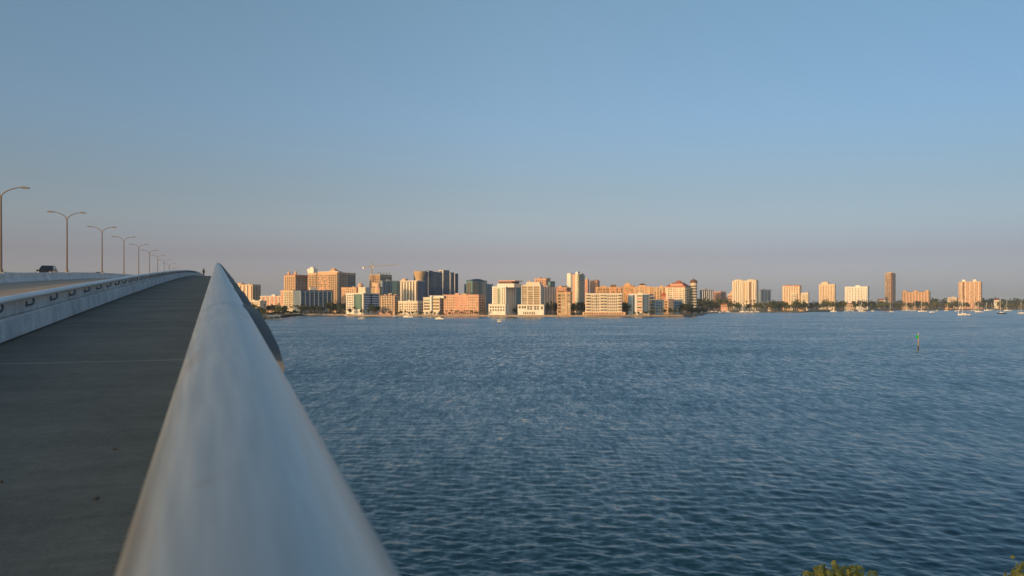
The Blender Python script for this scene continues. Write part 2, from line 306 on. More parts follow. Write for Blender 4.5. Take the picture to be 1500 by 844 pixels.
# painted lines (raised 4 mm)
def road_z(lat): return -.51-.09*(abs(lat+14.6)/(11.55 if lat > -14.6 else 12.4))
for nm, lat, wd in (('edge_line', -4.0, .12), ('edge_line', -13.2, .12), ('edge_line', -16.0, .12)):
    o = broot(obj('road_marking', sweep(NB(), [(lat-wd/2, road_z(lat-wd/2)+.005), (lat+wd/2, road_z(lat+wd/2)+.005)], closed=False), 'whitepaint')); tag(o, 'white edge line painted on the bridge road', 'road marking', kind='structure')
bm = NB()
for k in range(40):
    s0 = -20+k*12
    sweep(bm, [(-7.86, road_z(-7.86)+.005), (-7.74, road_z(-7.74)+.005)], sl=[s0, s0+1.5, s0+3], closed=False)
o = broot(obj('road_marking', bm, 'whitepaint')); tag(o, 'broken white lane line painted on the bridge road', 'road marking', kind='structure')

# near barrier between walkway and road
root = broot(empty('concrete_barrier')); tag(root, 'low pale concrete barrier with a metal handrail between walkway and road', 'barrier')
obj('lower_wall', sweep(NB(), [(-2.70, .03), (-2.72, .30), (-2.76, .318), (-3.05, .318), (-3.05, -.72), (-2.75, -.72), (-2.75, .03)][::-1]), MB, root)
obj('upper_wall', sweep(NB(), [(-2.80, .321), (-2.785, .335), (-2.785, .535), (-2.80, .55), (-3.02, .55), (-3.035, .535), (-3.05, .321)][::-1]), MB, root)
MRAILG = mat('handrail_metal', (.74, .75, .74), .5, .2, amt=.12, scale=1.5, stretch=(3, .3, 3))
hr = obj('handrail', sweep(NB(), [(-2.72+.052*math.cos(a), .580+.052*math.sin(a)) for a in [2*math.pi*k/14 for k in range(14)]]), MRAILG, root, smooth=True)
SUBP = [(-2.785, .435), (-2.75, .43), (-2.715, .437), (-2.695, .46), (-2.69, .49), (-2.70, .53), (-2.715, .555)]
for k in range(64):
    s = 12.2+1.91*(k-9)
    bm = NB(); tube(bm, [(x, s+(.0 if i < 2 else (i-1)*.018), zd(s)+z) for i, (x, z) in enumerate(SUBP)], .017, 7)
    box(bm, -2.787, -2.772, s-.04, s+.04, zd(s)+.40, zd(s)+.49)
    obj('bracket', bm, 'dgrey', hr, smooth=False)

# median barrier, far barrier
root = broot(empty('median_barrier')); tag(root, 'pale concrete median barrier with lamp posts along its crest', 'barrier')
obj('wall', sweep(NB(), [(-14.2, -.54), (-14.2, -.43), (-14.38, -.21), (-14.46, .23), (-14.74, .23), (-14.82, -.21), (-15.0, -.43), (-15.0, -.54)]), MB, root)
root = broot(empty('parapet')); tag(root, 'far concrete parapet on the opposite edge of the bridge', 'parapet')
obj('wall', sweep(NB(), [(-27.0, -.65), (-27.0, -.5), (-27.15, .20), (-27.4, .20), (-27.45, -.65)]), MB, root)
# near railing
MP = bpy.data.materials.new('brushed_rail_metal'); MP.use_nodes = True; t = MP.node_tree; b = t.nodes['Principled BSDF']; N, L = t.nodes.new, t.links.new
b.inputs['Metallic'].default_value = .85
tc = N('ShaderNodeTexCoord'); mp = N('ShaderNodeMapping'); mp.inputs['Scale'].default_value = (130, .10, 130); L(tc.outputs['Object'], mp.inputs[0])
n1 = N('ShaderNodeTexNoise'); n1.inputs['Scale'].default_value = 1; n1.inputs['Detail'].default_value = 4; L(mp.outputs[0], n1.inputs[0])
mp2 = N('ShaderNodeMapping'); mp2.inputs['Scale'].default_value = (22, 3, 22); L(tc.outputs['Object'], mp2.inputs[0])
n2 = N('ShaderNodeTexNoise'); n2.inputs['Scale'].default_value = 1; n2.inputs['Detail'].default_value = 5; L(mp2.outputs[0], n2.inputs[0])
mr = N('ShaderNodeMapRange'); mr.inputs[1].default_value = .3; mr.inputs[2].default_value = .7; mr.inputs[3].default_value = .76; mr.inputs[4].default_value = 1.14; L(n1.outputs[0], mr.inputs[0])
v = N('ShaderNodeVectorMath'); v.operation = 'SCALE'; v.inputs[0].default_value = (.44, .47, .46); L(mr.outputs[0], v.inputs['Scale'])
st = N('ShaderNodeMapRange'); st.inputs[1].default_value = .60; st.inputs[2].default_value = .74; st.inputs[3].default_value = 0; st.inputs[4].default_value = .55; L(n2.outputs[0], st.inputs[0])
vo = N('ShaderNodeTexVoronoi'); vo.inputs['Scale'].default_value = 15; vo.inputs['Randomness'].default_value = 1; L(tc.outputs['Object'], vo.inputs['Vector'])
vr = N('ShaderNodeMapRange'); vr.inputs[1].default_value = .03; vr.inputs[2].default_value = .11; vr.inputs[3].default_value = .42; vr.inputs[4].default_value = 0; L(vo.outputs['Distance'], vr.inputs[0])
vm = N('ShaderNodeMath'); vm.operation = 'MAXIMUM'; L(vr.outputs[0], vm.inputs[0]); L(st.outputs[0], vm.inputs[1]); st = vm
mxr = N('ShaderNodeMix'); mxr.data_type = 'RGBA'; mxr.inputs[7].default_value = (.36, .26, .19, 1); L(v.outputs[0], mxr.inputs[6]); L(st.outputs[0], mxr.inputs[0]); L(mxr.outputs[2], b.inputs['Base Color'])
mr2 = N('ShaderNodeMapRange'); mr2.inputs[1].default_value = .3; mr2.inputs[2].default_value = .7; mr2.inputs[3].default_value = .32; mr2.inputs[4].default_value = .42; L(n1.outputs[0], mr2.inputs[0]); L(mr2.outputs[0], b.inputs['Roughness'])
root = broot(empty('railing')); tag(root, 'thick brushed metal pipe railing on outward bowed posts beside the water', 'railing')
PXO, PZO, PR = .0135, 1.2-.129, .05
fine = sorted(set(SL+[1.44, 1.448, 1.456, 1.464]))
bm = NB(); n = 56; rings = []
for s in fine:
    rr = PR-(.0012 if abs(s-1.452) < .006 else 0)
    rings.append([bm.verts.new((PXO+rr*math.cos(2*math.pi*k/n), s, zd(s)+PZO+rr*math.sin(2*math.pi*k/n))) for k in range(n)])
for a, c in zip(rings, rings[1:]):
    for k in range(n): bm.faces.new((a[k], a[(k+1)%n], c[(k+1)%n], c[k]))
obj('top_rail', bm, MP, root, smooth=True)
POST = [(.00, 1.03), (.05, 1.112), (.076, 1.10), (.098, 1.062), (.114, 1.028), (.126, .985), (.120, .95), (.112, .84), (.112, .7), (.135, .5), (.10, .25), (.08, .02), (-.02, .02), (.03, .3), (.055, .6), (.06, .85), (.03, .98)]
for k in range(90):
    s = 1.62+.9*k
    bm = NB(); a = [bm.verts.new((x, s, zd(s)+z)) for x, z in POST]; c = [bm.verts.new((x, s+.05, zd(s)+z)) for x, z in POST]; m_ = len(POST)
    for i in range(m_): bm.faces.new((a[i], a[(i+1)%m_], c[(i+1)%m_], c[i]))
    bm.faces.new(a[::-1]); bm.faces.new(c)
    obj('post', bm, 'postm', root)
for z in (.2, .42, .64, .84):
    obj('lower_rail', sweep(NB(), [(.062+.016*math.cos(a), z+.016*math.sin(a)) for a in [2*math.pi*q/8 for q in range(8)]]), 'steel', root, smooth=True)

# lamp posts
def make_lamp():
    root = empty('street_lamp')
    bm = NB(); tube(bm, [(0, 0, 0), (0, 0, .25), (0, 0, .26), (0, 0, 5.5)], [.15, .15, .09, .062], 12); obj('pole', bm, 'pole', root, smooth=True)
    bm = NB(); box(bm, -.24, .24, -.24, .24, -.75, .02); obj('base', bm, MB, root)
    for sgn in (-1, 1):
        pts = [(sgn*1.78*(1-math.cos(a)) if 0 else sgn*1.36*math.sin(a)**1.0*(.15+.85*a/(math.pi/2)), 0, 5.42+.82*math.sin(a)**.8 if a else 5.42) for a in [math.pi/2*k/10 for k in range(11)]]
        bm = NB(); tube(bm, pts, [.05-.02*k/10 for k in range(11)], 8); arm = obj('arm', bm, 'pole', root, smooth=True)
        bm = NB()
        prof = [(1.22, 6.20), (1.33, 6.18), (1.7, 6.18), (1.82, 6.22), (1.78, 6.27), (1.5, 6.31), (1.22, 6.28)]
        va = [bm.verts.new((sgn*x, -.13, z)) for x, z in prof]; vb = [bm.verts.new((sgn*x, .13, z)) for x, z in prof]; q = len(prof)
        for i in range(q): bm.faces.new((va[i], va[(i+1)%q], vb[(i+1)%q], vb[i]))
        bm.faces.new(va[::-1]); bm.faces.new(vb); bmesh.ops.recalc_face_normals(bm, faces=bm.faces)
        obj('lamp_head', bm, 'pole', arm)
    return root
lamp0 = make_lamp()
LW = ['nearest', 'second nearest', 'third nearest', 'fourth nearest', 'fifth nearest', 'sixth nearest', 'seventh nearest', 'eighth nearest', 'ninth nearest', 'tenth nearest', 'eleventh nearest']
LS = [66.0+26.6*k for k in range(11)]
for k, s in enumerate(LS):
    o = lamp0 if k == 0 else copy_tree(lamp0)
    o.location = bpos(-14.6, s, .231); o.rotation_euler = (0, 0, TH)
    tag(o, f'bronze street lamp with two curved arms on the median, {LW[k]} of the row', 'street lamp', 'street lamps along the bridge median')
    if k == 6:
        bm = NB(); box(bm, -.3, .3, -.14, -.11, 1.1, 1.75); obj('sign_plate', bm, 'redsign', o)

# person and cars
def make_person():
    root = empty('person')
    me = bpy.data.meshes.new('body')
    V = [(0,0,.93),(0,0,1.15),(0,0,1.38),(0,0,1.50),(0,.01,1.62),(0,.01,1.72),
         (-.09,0,.90),(-.10,.06,.50),(-.10,-.04,.08),(-.10,.09,.04),(.09,0,.90),(.10,.12,.52),(.10,.16,.08),(.10,.29,.05),
         (-.19,0,1.40),(-.25,-.06,1.13),(-.24,.06,.90),(.19,0,1.40),(.25,.05,1.13),(.24,.16,.92)]
    E = [(0,1),(1,2),(2,3),(3,4),(4,5),(0,6),(6,7),(7,8),(8,9),(0,10),(10,11),(11,12),(12,13),(2,14),(14,15),(15,16),(2,17),(17,18),(18,19)]
    rad = [.13,.12,.13,.055,.10,.085,.09,.065,.045,.04,.09,.065,.045,.04,.06,.045,.035,.06,.045,.035]
    me.from_pydata(V, E, []); o = bpy.data.objects.new('body', me); COL.objects.link(o); o.parent = root; me.materials.append(M['cloth'])
    sk = o.modifiers.new('Skin', 'SKIN')
    for d, r_ in zip(me.skin_vertices[0].data, rad): d.radius = (r_, r_)
    me.skin_vertices[0].data[0].use_root = True
    o.modifiers.new('Sub', 'SUBSURF').levels = 1
    bm = NB(); bmesh.ops.create_uvsphere(bm, u_segments=12, v_segments=8, radius=.115, matrix=Matrix.Translation((0, -.015, 1.68)) @ Matrix.Diagonal((.9, 1, 1.05, 1))); obj('hair', bm, 'hair', root, True)
    return root
o = make_person(); o.location = bpos(-2.5, 168, 0); o.rotation_euler = (0, 0, TH+.2)
tag(o, 'person in dark clothes walking over the crest of the walkway', 'person')
def make_car(suv, paint, name):
    root = empty(name); W = .92 if suv else .88
    if suv: prof = [(-2.3,.35),(-2.35,.75),(-2.2,1.02),(-1.15,1.12),(2.1,1.15),(2.3,1.0),(2.32,.4)]; gh = [(-1.2,1.10),(-.45,1.68),(.2,1.76),(1.7,1.74),(2.15,1.15)]
    else: prof = [(-2.2,.3),(-2.25,.65),(-2.05,.85),(-1.05,.95),(1.5,1.0),(2.2,.95),(2.25,.4)]; gh = [(-1.1,.94),(-.35,1.38),(.5,1.43),(1.0,1.36),(1.7,.98)]
    bm = NB(); prism(bm, prof, -W, W); bmesh.ops.recalc_face_normals(bm, faces=bm.faces); bmesh.ops.bevel(bm, geom=bm.edges[:], offset=.06, segments=2, affect='EDGES'); obj('body', bm, paint, root, False)
    bm = NB(); n = len(gh); a = [bm.verts.new((-W*(.93 if z < 1.2 else .74), y, z)) for y, z in gh]; c = [bm.verts.new((W*(.93 if z < 1.2 else .74), y, z)) for y, z in gh]
    for i in range(n): bm.faces.new((a[i], a[(i+1)%n], c[(i+1)%n], c[i]))
    bm.faces.new(a[::-1]); bm.faces.new(c); bmesh.ops.recalc_face_normals(bm, faces=bm.faces); bmesh.ops.bevel(bm, geom=bm.edges[:], offset=.04, segments=2, affect='EDGES')
    obj('cabin', bm, paint, root)
    (y0, z0), (y1, z1) = gh[0], gh[1]
    for nm, (ya, za), (yb, zb) in (('windshield', gh[0], gh[1]), ('rear_window', gh[-1], gh[-2])):
        bm = NB(); sg = -1 if nm == 'windshield' else 1
        P = [(-.85*W*.93, ya+(yb-ya)*.1, za+(zb-za)*.1), (.85*W*.93, ya+(yb-ya)*.1, za+(zb-za)*.1), (.85*W*.76, ya+(yb-ya)*.9, za+(zb-za)*.9), (-.85*W*.76, ya+(yb-ya)*.9, za+(zb-za)*.9)]
        f0 = [bm.verts.new((x, y+sg*.015, z+.012)) for x, y, z in P]; f1 = [bm.verts.new((x, y-sg*.03, z-.02)) for x, y, z in P]
        bm.faces.new(f0); bm.faces.new(f1[::-1])
        for i in range(4): bm.faces.new((f0[i], f0[(i+1)%4], f1[(i+1)%4], f1[i]))
        bmesh.ops.recalc_face_normals(bm, faces=bm.faces); obj(nm, bm, 'carglass', root)
    for sx_ in (-1, 1):
        zt = gh[1][1]; bm = NB()
        P = [(gh[0][0]+.35, gh[0][1]+.07), (gh[1][0]+.1, zt-.1), (gh[3][0]-.05, gh[3][1]-.1), (gh[4][0]-.25, gh[4][1]+.07)]
        f = [bm.verts.new((sx_*(W*(.93 if z < 1.2 else .77)+.012), y, z)) for y, z in P]; g = [bm.verts.new((sx_*(W*(.9 if z < 1.2 else .74)-.02), y, z)) for y, z in P]
        bm.faces.new(f); bm.faces.new(g[::-1])
        for i in range(4): bm.faces.new((f[i], f[(i+1)%4], g[(i+1)%4], g[i]))
        bmesh.ops.recalc_face_normals(bm, faces=bm.faces); obj('side_window', bm, 'carglass', root)
        bm = NB(); box(bm, sx_*(W+.16)-.08, sx_*(W+.16)+.08, -.95, -.85, 1.0, 1.15); obj('wing_mirror', bm, paint, root)
        bm = NB(); box(bm, sx_*W*.78-.14, sx_*W*.78+.14, prof[1][0]-.02, prof[1][0]+.2, .66, .8); obj('headlight', bm, 'lens', root)
        for yw in (-1.4, 1.4):
            bm = NB(); bmesh.ops.create_cone(bm, cap_ends=True, segments=20, radius1=.35, radius2=.35, depth=.24, matrix=Matrix.Translation((sx_*(W-.1), yw, .35)) @ Matrix.Rotation(R(90), 4, 'Y')); wh = obj('wheel', bm, 'rubber', root)
            bm = NB(); bmesh.ops.create_cone(bm, cap_ends=True, segments=14, radius1=.21, radius2=.21, depth=.26, matrix=Matrix.Translation((sx_*(W-.1), yw, .35)) @ Matrix.Rotation(R(90), 4, 'Y')); obj('rim', bm, 'steel', wh)
    return root
o = make_car(True, 'carpaint', 'suv'); o.location = bpos(-21.9, 124, road_z(-21.9)+.002); o.rotation_euler = (0, 0, TH)
tag(o, 'black sport utility vehicle driving beyond the median barrier', 'car')
o = make_car(False, 'carpaint2', 'sedan'); o.location = bpos(-21.5, 172, road_z(-21.5)+.002); o.rotation_euler = (0, 0, TH)
tag(o, 'dark low sedan farther up the road beyond the median', 'car')

for i, (lat, sd, rr, lb) in enumerate(((-1.064, 4.81, .010, 'small dark dry leaf on the walkway, leftmost of three near the railing'), (-.594, 5.43, .010, 'small dark dry leaf on the walkway, farthest of three near the railing'), (-.558, 4.34, .011, 'small dark dry leaf on the walkway, nearest of three to the viewer'))):
    bm = NB(); gq = random.Random(i); ring = [(rr*gq.uniform(.6, 1.3)*math.cos(a), rr*1.5*gq.uniform(.6, 1.3)*math.sin(a)) for a in [2*math.pi*k/9 for k in range(9)]]
    lo = [bm.verts.new((x, y, 0)) for x, y in ring]; hi = [bm.verts.new((x*.6, y*.6, .012)) for x, y in ring]
    for k in range(9): bm.faces.new((lo[k], lo[(k+1)%9], hi[(k+1)%9], hi[k]))
    bm.faces.new(hi); o = obj('dry_leaf', bm, 'trunk'); o['kind'] = 'thing'; o.location = bpos(lat, sd, .001); o.rotation_euler = (0, 0, i*1.3); tag(o, lb, 'dry leaf', 'dry leaves on the walkway')

# ---------------------------------------------------------------- buildings
UNIT = {}
def unit(m):
    if m not in UNIT:
        bm = NB(); box(bm, -.5, .5, -1, .03, -.5, .5); me = bpy.data.meshes.new('piece'); bm.to_mesh(me); bm.free(); me.materials.append(M[m]); UNIT[m] = me
    return UNIT[m]
class Bld:
    def __init__(s, name, label, x0, x1, x2, top, d, th, wall, D=None, group=None, cap='white', cat='building', units=2, roofm='roof', body=True):
        s.d, s.th, s.wall = d, R(th), wall; s.c, s.s = math.cos(s.th), math.sin(s.th)
        s.P = (px2x(x1, d), d); s.x0, s.x1, s.x2, s.top = x0, x1, x2, top
        s.root = empty(name, (*s.P, LAND), s.th); tag(s.root, label, cat, group)
        s.W = -s.fx(x0); k2 = (x2-CX)/K
        s.D = s.ry(x2) if x2 > x1 and s.s+k2*s.c < -.04 else (D or max(14, s.W*.6))
        s.D = min(max(s.D, 8), 75) if D is None else D
        s.H = s.fz(top); s.rec = {}; s.rnd = random.Random(label)
        if body:
            bm = NB(); box(bm, -s.W, 0, 0, s.D, -1, s.H); obj('body', bm, wall, s.root)
            if cap: s.capbox(-s.W, 0, 0, s.D, s.H, cap)
            for k in range(units):
                wq, dq, hq = s.rnd.uniform(2.5, 6), s.rnd.uniform(2.5, 5), s.rnd.uniform(1.5, 3.4)
                xq = -s.W*s.rnd.uniform(.2, .8); yq = s.D*s.rnd.uniform(.25, .6)
                bm = NB(); box(bm, xq-wq/2, xq+wq/2, yq, yq+dq, s.H-.1, s.H+hq); obj('roof_unit', bm, s.rnd.choice(['grey', wall, 'roof']), s.root)
    def capbox(s, xa, xb, ya, yb, z, m, t=.9, o=.35):
        bm = NB(); box(bm, xa-o, xb+o, ya-o, yb+o, z-t*.4, z+t*.6); obj('roof_cap', bm, m, s.root)
    def fx(s, px): k = (px-CX)/K; return (k*s.P[1]-s.P[0])/(s.c-k*s.s)
    def ry(s, px): k = (px-CX)/K; return (s.P[0]-k*s.P[1])/(s.s+k*s.c)
    def fz(s, py): return py2z(py, s.d)-LAND
    def vol(s, part, xa, xb, yt, yb=None, m=None, y0=0, D=None, cap=None):
        xa, xb = s.fx(xa), s.fx(xb); zt = s.fz(yt); zb = -1 if yb is None else s.fz(yb); D = D or s.D*.7
        bm = NB(); box(bm, xa, xb, y0, y0+D, zb, zt); o = obj(part, bm, m or s.wall, s.root)
        if cap: s.capbox(xa, xb, y0, y0+D, zt, cap)
        return o
    def roof(s, xa, xb, yt, yb, m='red', y0=0, D=None, part='roof', over=.6, ridge=.4):
        xa, xb = s.fx(xa)-over, s.fx(xb)+over; z0, z1 = s.fz(yb), s.fz(yt); D = D or s.D; ya, yb_ = y0-over, y0+D+over
        ix, iy = (xb-xa)*(1-ridge)/2, (yb_-ya)*.42
        bm = NB(); v = [bm.verts.new(p) for p in ((xa,ya,z0),(xb,ya,z0),(xb,yb_,z0),(xa,yb_,z0),(xa+ix,ya+iy,z1),(xb-ix,ya+iy,z1),(xb-ix,yb_-iy,z1),(xa+ix,yb_-iy,z1))]
        for f in ((0,1,5,4),(1,2,6,5),(2,3,7,6),(3,0,4,7),(4,5,6,7),(3,2,1,0)): bm.faces.new([v[i] for i in f])
        return obj(part, bm, m, s.root)
    def drum(s, part, px, hw, yt, yb, m, y=0, dome=0, n=20, parent=None, spire=0):
        x = s.fx(px); r = hw/K*s.d; zt, zb = s.fz(yt), (s.fz(yb) if yb else -1)
        prof = [(r, zb), (r, zt)]
        if dome: prof += [(r*1.0*math.cos(a), zt+dome*r*math.sin(a)) for a in [math.pi/2*k/7 for k in range(1, 7)]]+[(.15, zt+dome*r)]
        if spire: prof += [(.15, prof[-1][1]+spire)]
        bm = NB(); lathe(bm, prof, (x, y), n); return obj(part, bm, m, parent or s.root, smooth=False)
    def g(s, face, a, b, yt, yb, cols, rows, fw=.5, fh=.5, m='win', part='window', t=.12, y0=0, alt=None, skip=0):
        if part == 'window': fw, fh = min(.8, fw*1.32), min(.78, fh*1.3)
        za, zb = s.fz(yb), s.fz(yt)
        if face == 'F': ua, ub = s.fx(a), s.fx(b)
        else: ua, ub = s.D*a, s.D*b
        cw, rh = (ub-ua)/cols, (zb-za)/rows
        for j in range(rows):
            for i in range(cols):
                if skip and s.rnd.random() < skip: continue
                mm = m if not alt or s.rnd.random() > .3 else alt
                u = ua+(i+.5)*cw; z = za+(j+.5)*rh
                loc = (u, y0, z) if face == 'F' else (0 if y0 == 0 else y0, u, z)
                s.rec.setdefault((part, mm), []).append((loc, 0 if face == 'F' else R(90), (abs(cw)*fw, t, rh*fh)))
        return s
    def fins(s, face, a, b, yt, yb, n, wid=.25, m='white', t=.5, part='fin'): return s.g(face, a, b, yt, yb, n, 1, wid, 1, m, part, t)
    def bands(s, face, a, b, yt, yb, n, fh=.4, m='white', t=.4, part='floor_band'): return s.g(face, a, b, yt, yb, 1, n, 1, fh, m, part, t)
    def balc(s, face, a, b, yt, yb, cols, rows, m='white', fw=.85, t=1.5):
        s.g(face, a, b, yt, yb, cols, rows, fw, .62, 'win', 'balcony_door', .08, alt='winb')
        za, zb = s.fz(yb), s.fz(yt); rh = (zb-za)/rows
        if face == 'F': ua, ub = s.fx(a), s.fx(b)
        else: ua, ub = s.D*a, s.D*b
        cw = (ub-ua)/cols
        for j in range(rows):
            for i in range(cols):
                u = ua+(i+.5)*cw; z = za+j*rh+rh*.2
                s.rec.setdefault(('balcony', m), []).append(((u, 0, z) if face == 'F' else (0, u, z), 0 if face == 'F' else R(90), (abs(cw)*fw, t, rh*.38)))
        return s
    def done(s):
        tot = {}
        for (part, m), lst in s.rec.items():
            used = tot.get(part, 0); lst.sort(key=lambda q: -q[2][0]*q[2][2]); lim = max(0, 90-used)
            for loc, rz, scl in lst[:lim]: inst(part, unit(m), s.root, loc, rz, scl)
            rest = lst[lim:]; tot[part] = used+len(lst[:lim])
            if rest:
                bm = NB()
                for loc, rz, scl in rest:
                    mtx = Matrix.Translation(loc) @ Matrix.Rotation(rz, 4, 'Z') @ Matrix.Diagonal((*scl, 1))
                    k = len(bm.verts); box(bm, -.5, .5, -1, .03, -.5, .5); bm.verts.ensure_lookup_table()
                    for vv in bm.verts[k:]: vv.co = mtx @ vv.co
                o = obj(part, bm, m, s.root); o['kind'] = 'stuff'
        return s
GB = 'buildings of the waterfront skyline'
# --- far left
b = Bld('apartment_block', 'peach apartment block of columns beside the railing, leftmost of the skyline', 338, 370, 382, 417, 1500, -26, 'peach', cap='peach', group=GB)
b.fins('F', 338, 370, 418, 446, 6, .34, 'cream', 1.6, 'pier'); b.g('F', 338, 370, 419, 446, 6, 9, .4, .5, 'winb', alt='win'); b.g('R', .05, .95, 419, 446, 3, 9, .55, .5, 'win'); b.vol('penthouse', 344, 352, 414.5, 417, 'peach', y0=3, D=8); b.done()
b = Bld('low_hotel', 'low pink hotel with white trim left of the twin cupola tower', 381, 412, 412, 434, 1320, -12, 'pink', group=GB, D=22)
b.g('F', 381, 411, 435, 449, 9, 4, .42, .5, 'salmon', alt='win'); b.fins('F', 381, 411, 434.5, 449, 5, .2, 'white', .8, 'pier'); b.vol('gable', 398, 403, 431.5, 434, 'white', D=6); b.done()
b = Bld('low_house', 'low cream apartment house behind palms between the peach block and pink hotel', 362, 381, 381, 441, 1180, -12, 'cream', group=GB, D=18)
b.g('F', 362, 381, 442, 451, 8, 3, .45, .5, 'winb'); b.done()
# --- grand hotel pair
b = Bld('hotel_tower', 'peach hotel tower with two cupolas and a grey shaded side wing', 416, 432.5, 451, 403, 1290, -32, 'peach', cap='red', group=GB, units=1)
b.g('F', 417, 432, 405, 425, 5, 9, .42, .55, 'winb', alt='win'); b.g('R', .05, .97, 404.5, 425, 8, 9, .5, .6, 'winblue'); b.bands('R', 0, 1, 404, 405.4, 1, 1, 'red', .6, 'cornice')
for p in (420.5, 430.5):
    t_ = b.drum('cupola', p, 2.2, 399, 403, 'peach', y=4, dome=.9, spire=2.2, n=12)
b.done()
b = Bld('hotel_tower', 'large peach hotel with ornate central gable and white belvedere on its roof', 451, 496, 521, 399.5, 1260, -30, 'peach', cap='orange', group=GB, units=2)
b.vol('bay', 452.5, 464.6, 399.5, None, 'peach', y0=-2, D=5); b.vol('bay', 483.6, 495.9, 399.5, None, 'peach', y0=-3.5, D=6); b.g('F', 453, 464.5, 402, 447, 5, 17, .48, .6, 'winb', alt='win', y0=-2); b.g('F', 466, 482, 402, 447, 8, 17, .45, .55, 'winb', alt='salmon'); b.g('F', 484, 495.5, 402, 447, 4, 17, .48, .6, 'winb', alt='win', y0=-3.5)
b.g('R', .04, .45, 401, 445, 4, 16, .5, .55, 'win', alt='winblue'); b.g('R', .5, .97, 402, 420, 5, 7, .72, .6, 'winblue')
b.vol('gable', 466, 495, 397.8, 399.5, 'peach', D=10, cap='cream'); b.vol('gable', 483, 491, 395.5, 398, 'peach', D=8); b.roof(484, 490, 392.5, 395.5, 'orange', D=6)
t_ = b.vol('belvedere', 446.5, 455.5, 392.5, 400, 'white', y0=6, D=9, cap='white'); b.vol('belvedere', 449, 453.5, 389.5, 392.4, 'white', y0=8, D=5); b.fins('F', 465, 466, 401, 447, 1, .9, 'tan', .4); b.fins('F', 482.3, 483.6, 401, 447, 1, .9, 'tan', .4); b.done()
b = Bld('hotel_wing', 'peach terraced hotel wing with a round domed corner behind the teal glass office', 500, 522, 529, 421.5, 1200, -20, 'peach', cap='orange', group=GB, units=1)
b.g('F', 500, 521, 423, 452, 7, 11, .4, .5, 'winb', alt='salmon'); b.drum('domed_tower', 525, 4, 417.5, None, 'peach', y=6, dome=.85, spire=1.5); b.done()
b = Bld('domed_hotel', 'tan building with round domed tower below the unfinished frame building', 540, 556, 559, 421, 1180, -20, 'tan', cap='brown', group=GB, units=1)
b.drum('domed_tower', 552, 4, 417.5, None, 'peach', y=3, dome=.9, spire=1.5); b.g('F', 540, 548, 423, 450, 3, 9, .5, .5, 'winb'); b.vol('penthouse', 543, 548.5, 413.5, 421, 'peach', y0=3, D=8); b.done()
# --- condos in front of the hotels
b = Bld('apartment_block', 'slim cream apartment block with balconies beside the dark blue block', 411, 429.5, 431.5, 425.5, 1175, -14, 'cream', cap='orange', group=GB, units=1)
b.g('F', 411, 415.5, 427, 448, 1, 9, .8, .6, 'salmon'); b.balc('F', 416, 425, 426.5, 450, 3, 9, 'cream'); b.g('F', 425, 429.5, 427, 450, 1, 9, .7, .55, 'winb'); b.done()
b = Bld('apartment_block', 'long dark blue apartment block with grey end wall and cream penthouse', 430, 440, 487.5, 425.5, 1130, -52, 'bluegrey', cap='navy', group=GB, units=0)
b.g('R', .01, .96, 427, 452, 7, 1, .72, 1, 'navy', 'bay', .5); b.fins('R', .01-.068, .96+.068, 427, 452, 8, .10, 'bluegrey', 1.6); b.g('R', .01, .96, 427, 452, 28, 9, .55, .62, 'winblue', t=.75, alt='win'); b.bands('R', .01, .96, 427, 452, 9, .16, 'bluegrey', .8, 'balcony'); b.fins('R', .96, 1, 426, 452, 1, 1, 'brown', .9)
bm = NB(); box(bm, -6, 4-6, 16, 26, b.H, b.fz(420.5)); obj('penthouse', bm, 'cream', b.root); b.g('F', 431, 439, 427, 452, 3, 9, .35, .5, 'winblue'); b.done()
b = Bld('office_building', 'white office building with a tall teal glass bay and blue ribbon windows', 507, 532, 555.5, 430, 1030, -28, 'white', cap='white', group=GB, units=0)
b.g('F', 508, 517.5, 431.5, 455, 4, 7, .45, .48, 'winb', alt='win'); b.g('F', 518.3, 530.5, 431, 453, 4, 1, .96, 1, 'winteal', 'glass_bay', .5); b.bands('R', .04, .98, 430.5, 455, 7, .5, 'winblue', .15, 'ribbon_window'); b.fins('R', .45, .52, 431, 456, 1, 1, 'navy', .4); b.fins('R', .0, .06, 430, 456, 1, 1, 'cream', .4)
b.vol('penthouse', 523, 533, 421.5, 430, 'cream', y0=3, D=12, cap='white'); b.done()
# --- construction tower
b = Bld('unfinished_tower', 'bare concrete tower under construction beneath the crane', 541, 556.5, 574, 402, 1380, -34, 'tan', cap=None, group=GB, units=0)
b.g('F', 541.5, 556, 403, 432, 6, 11, .62, .62, 'brown', 'opening', .1, alt='winb'); b.g('R', .02, .98, 406, 432, 6, 9, .8, .7, 'dgrey', 'opening'); b.bands('F', 541, 556.5, 401.5, 432, 11, .18, 'tan', .7, 'floor_slab'); b.bands('R', 0, 1, 401.5, 432, 11, .16, 'grey', .7, 'floor_slab')
for u in (.1, .35, .6, .85):
    bm = NB(); bar(bm, (-1, b.D*u, b.H), (-1, b.D*u, b.H+4.2), .3); bar(bm, (-8, b.D*u, b.H), (-8, b.D*u, b.H+4.2), .3); bar(bm, (-1, b.D*u, b.H+3), (-8, b.D*u, b.H+3), .25); obj('column', bm, 'dgrey', b.root)
b.done()
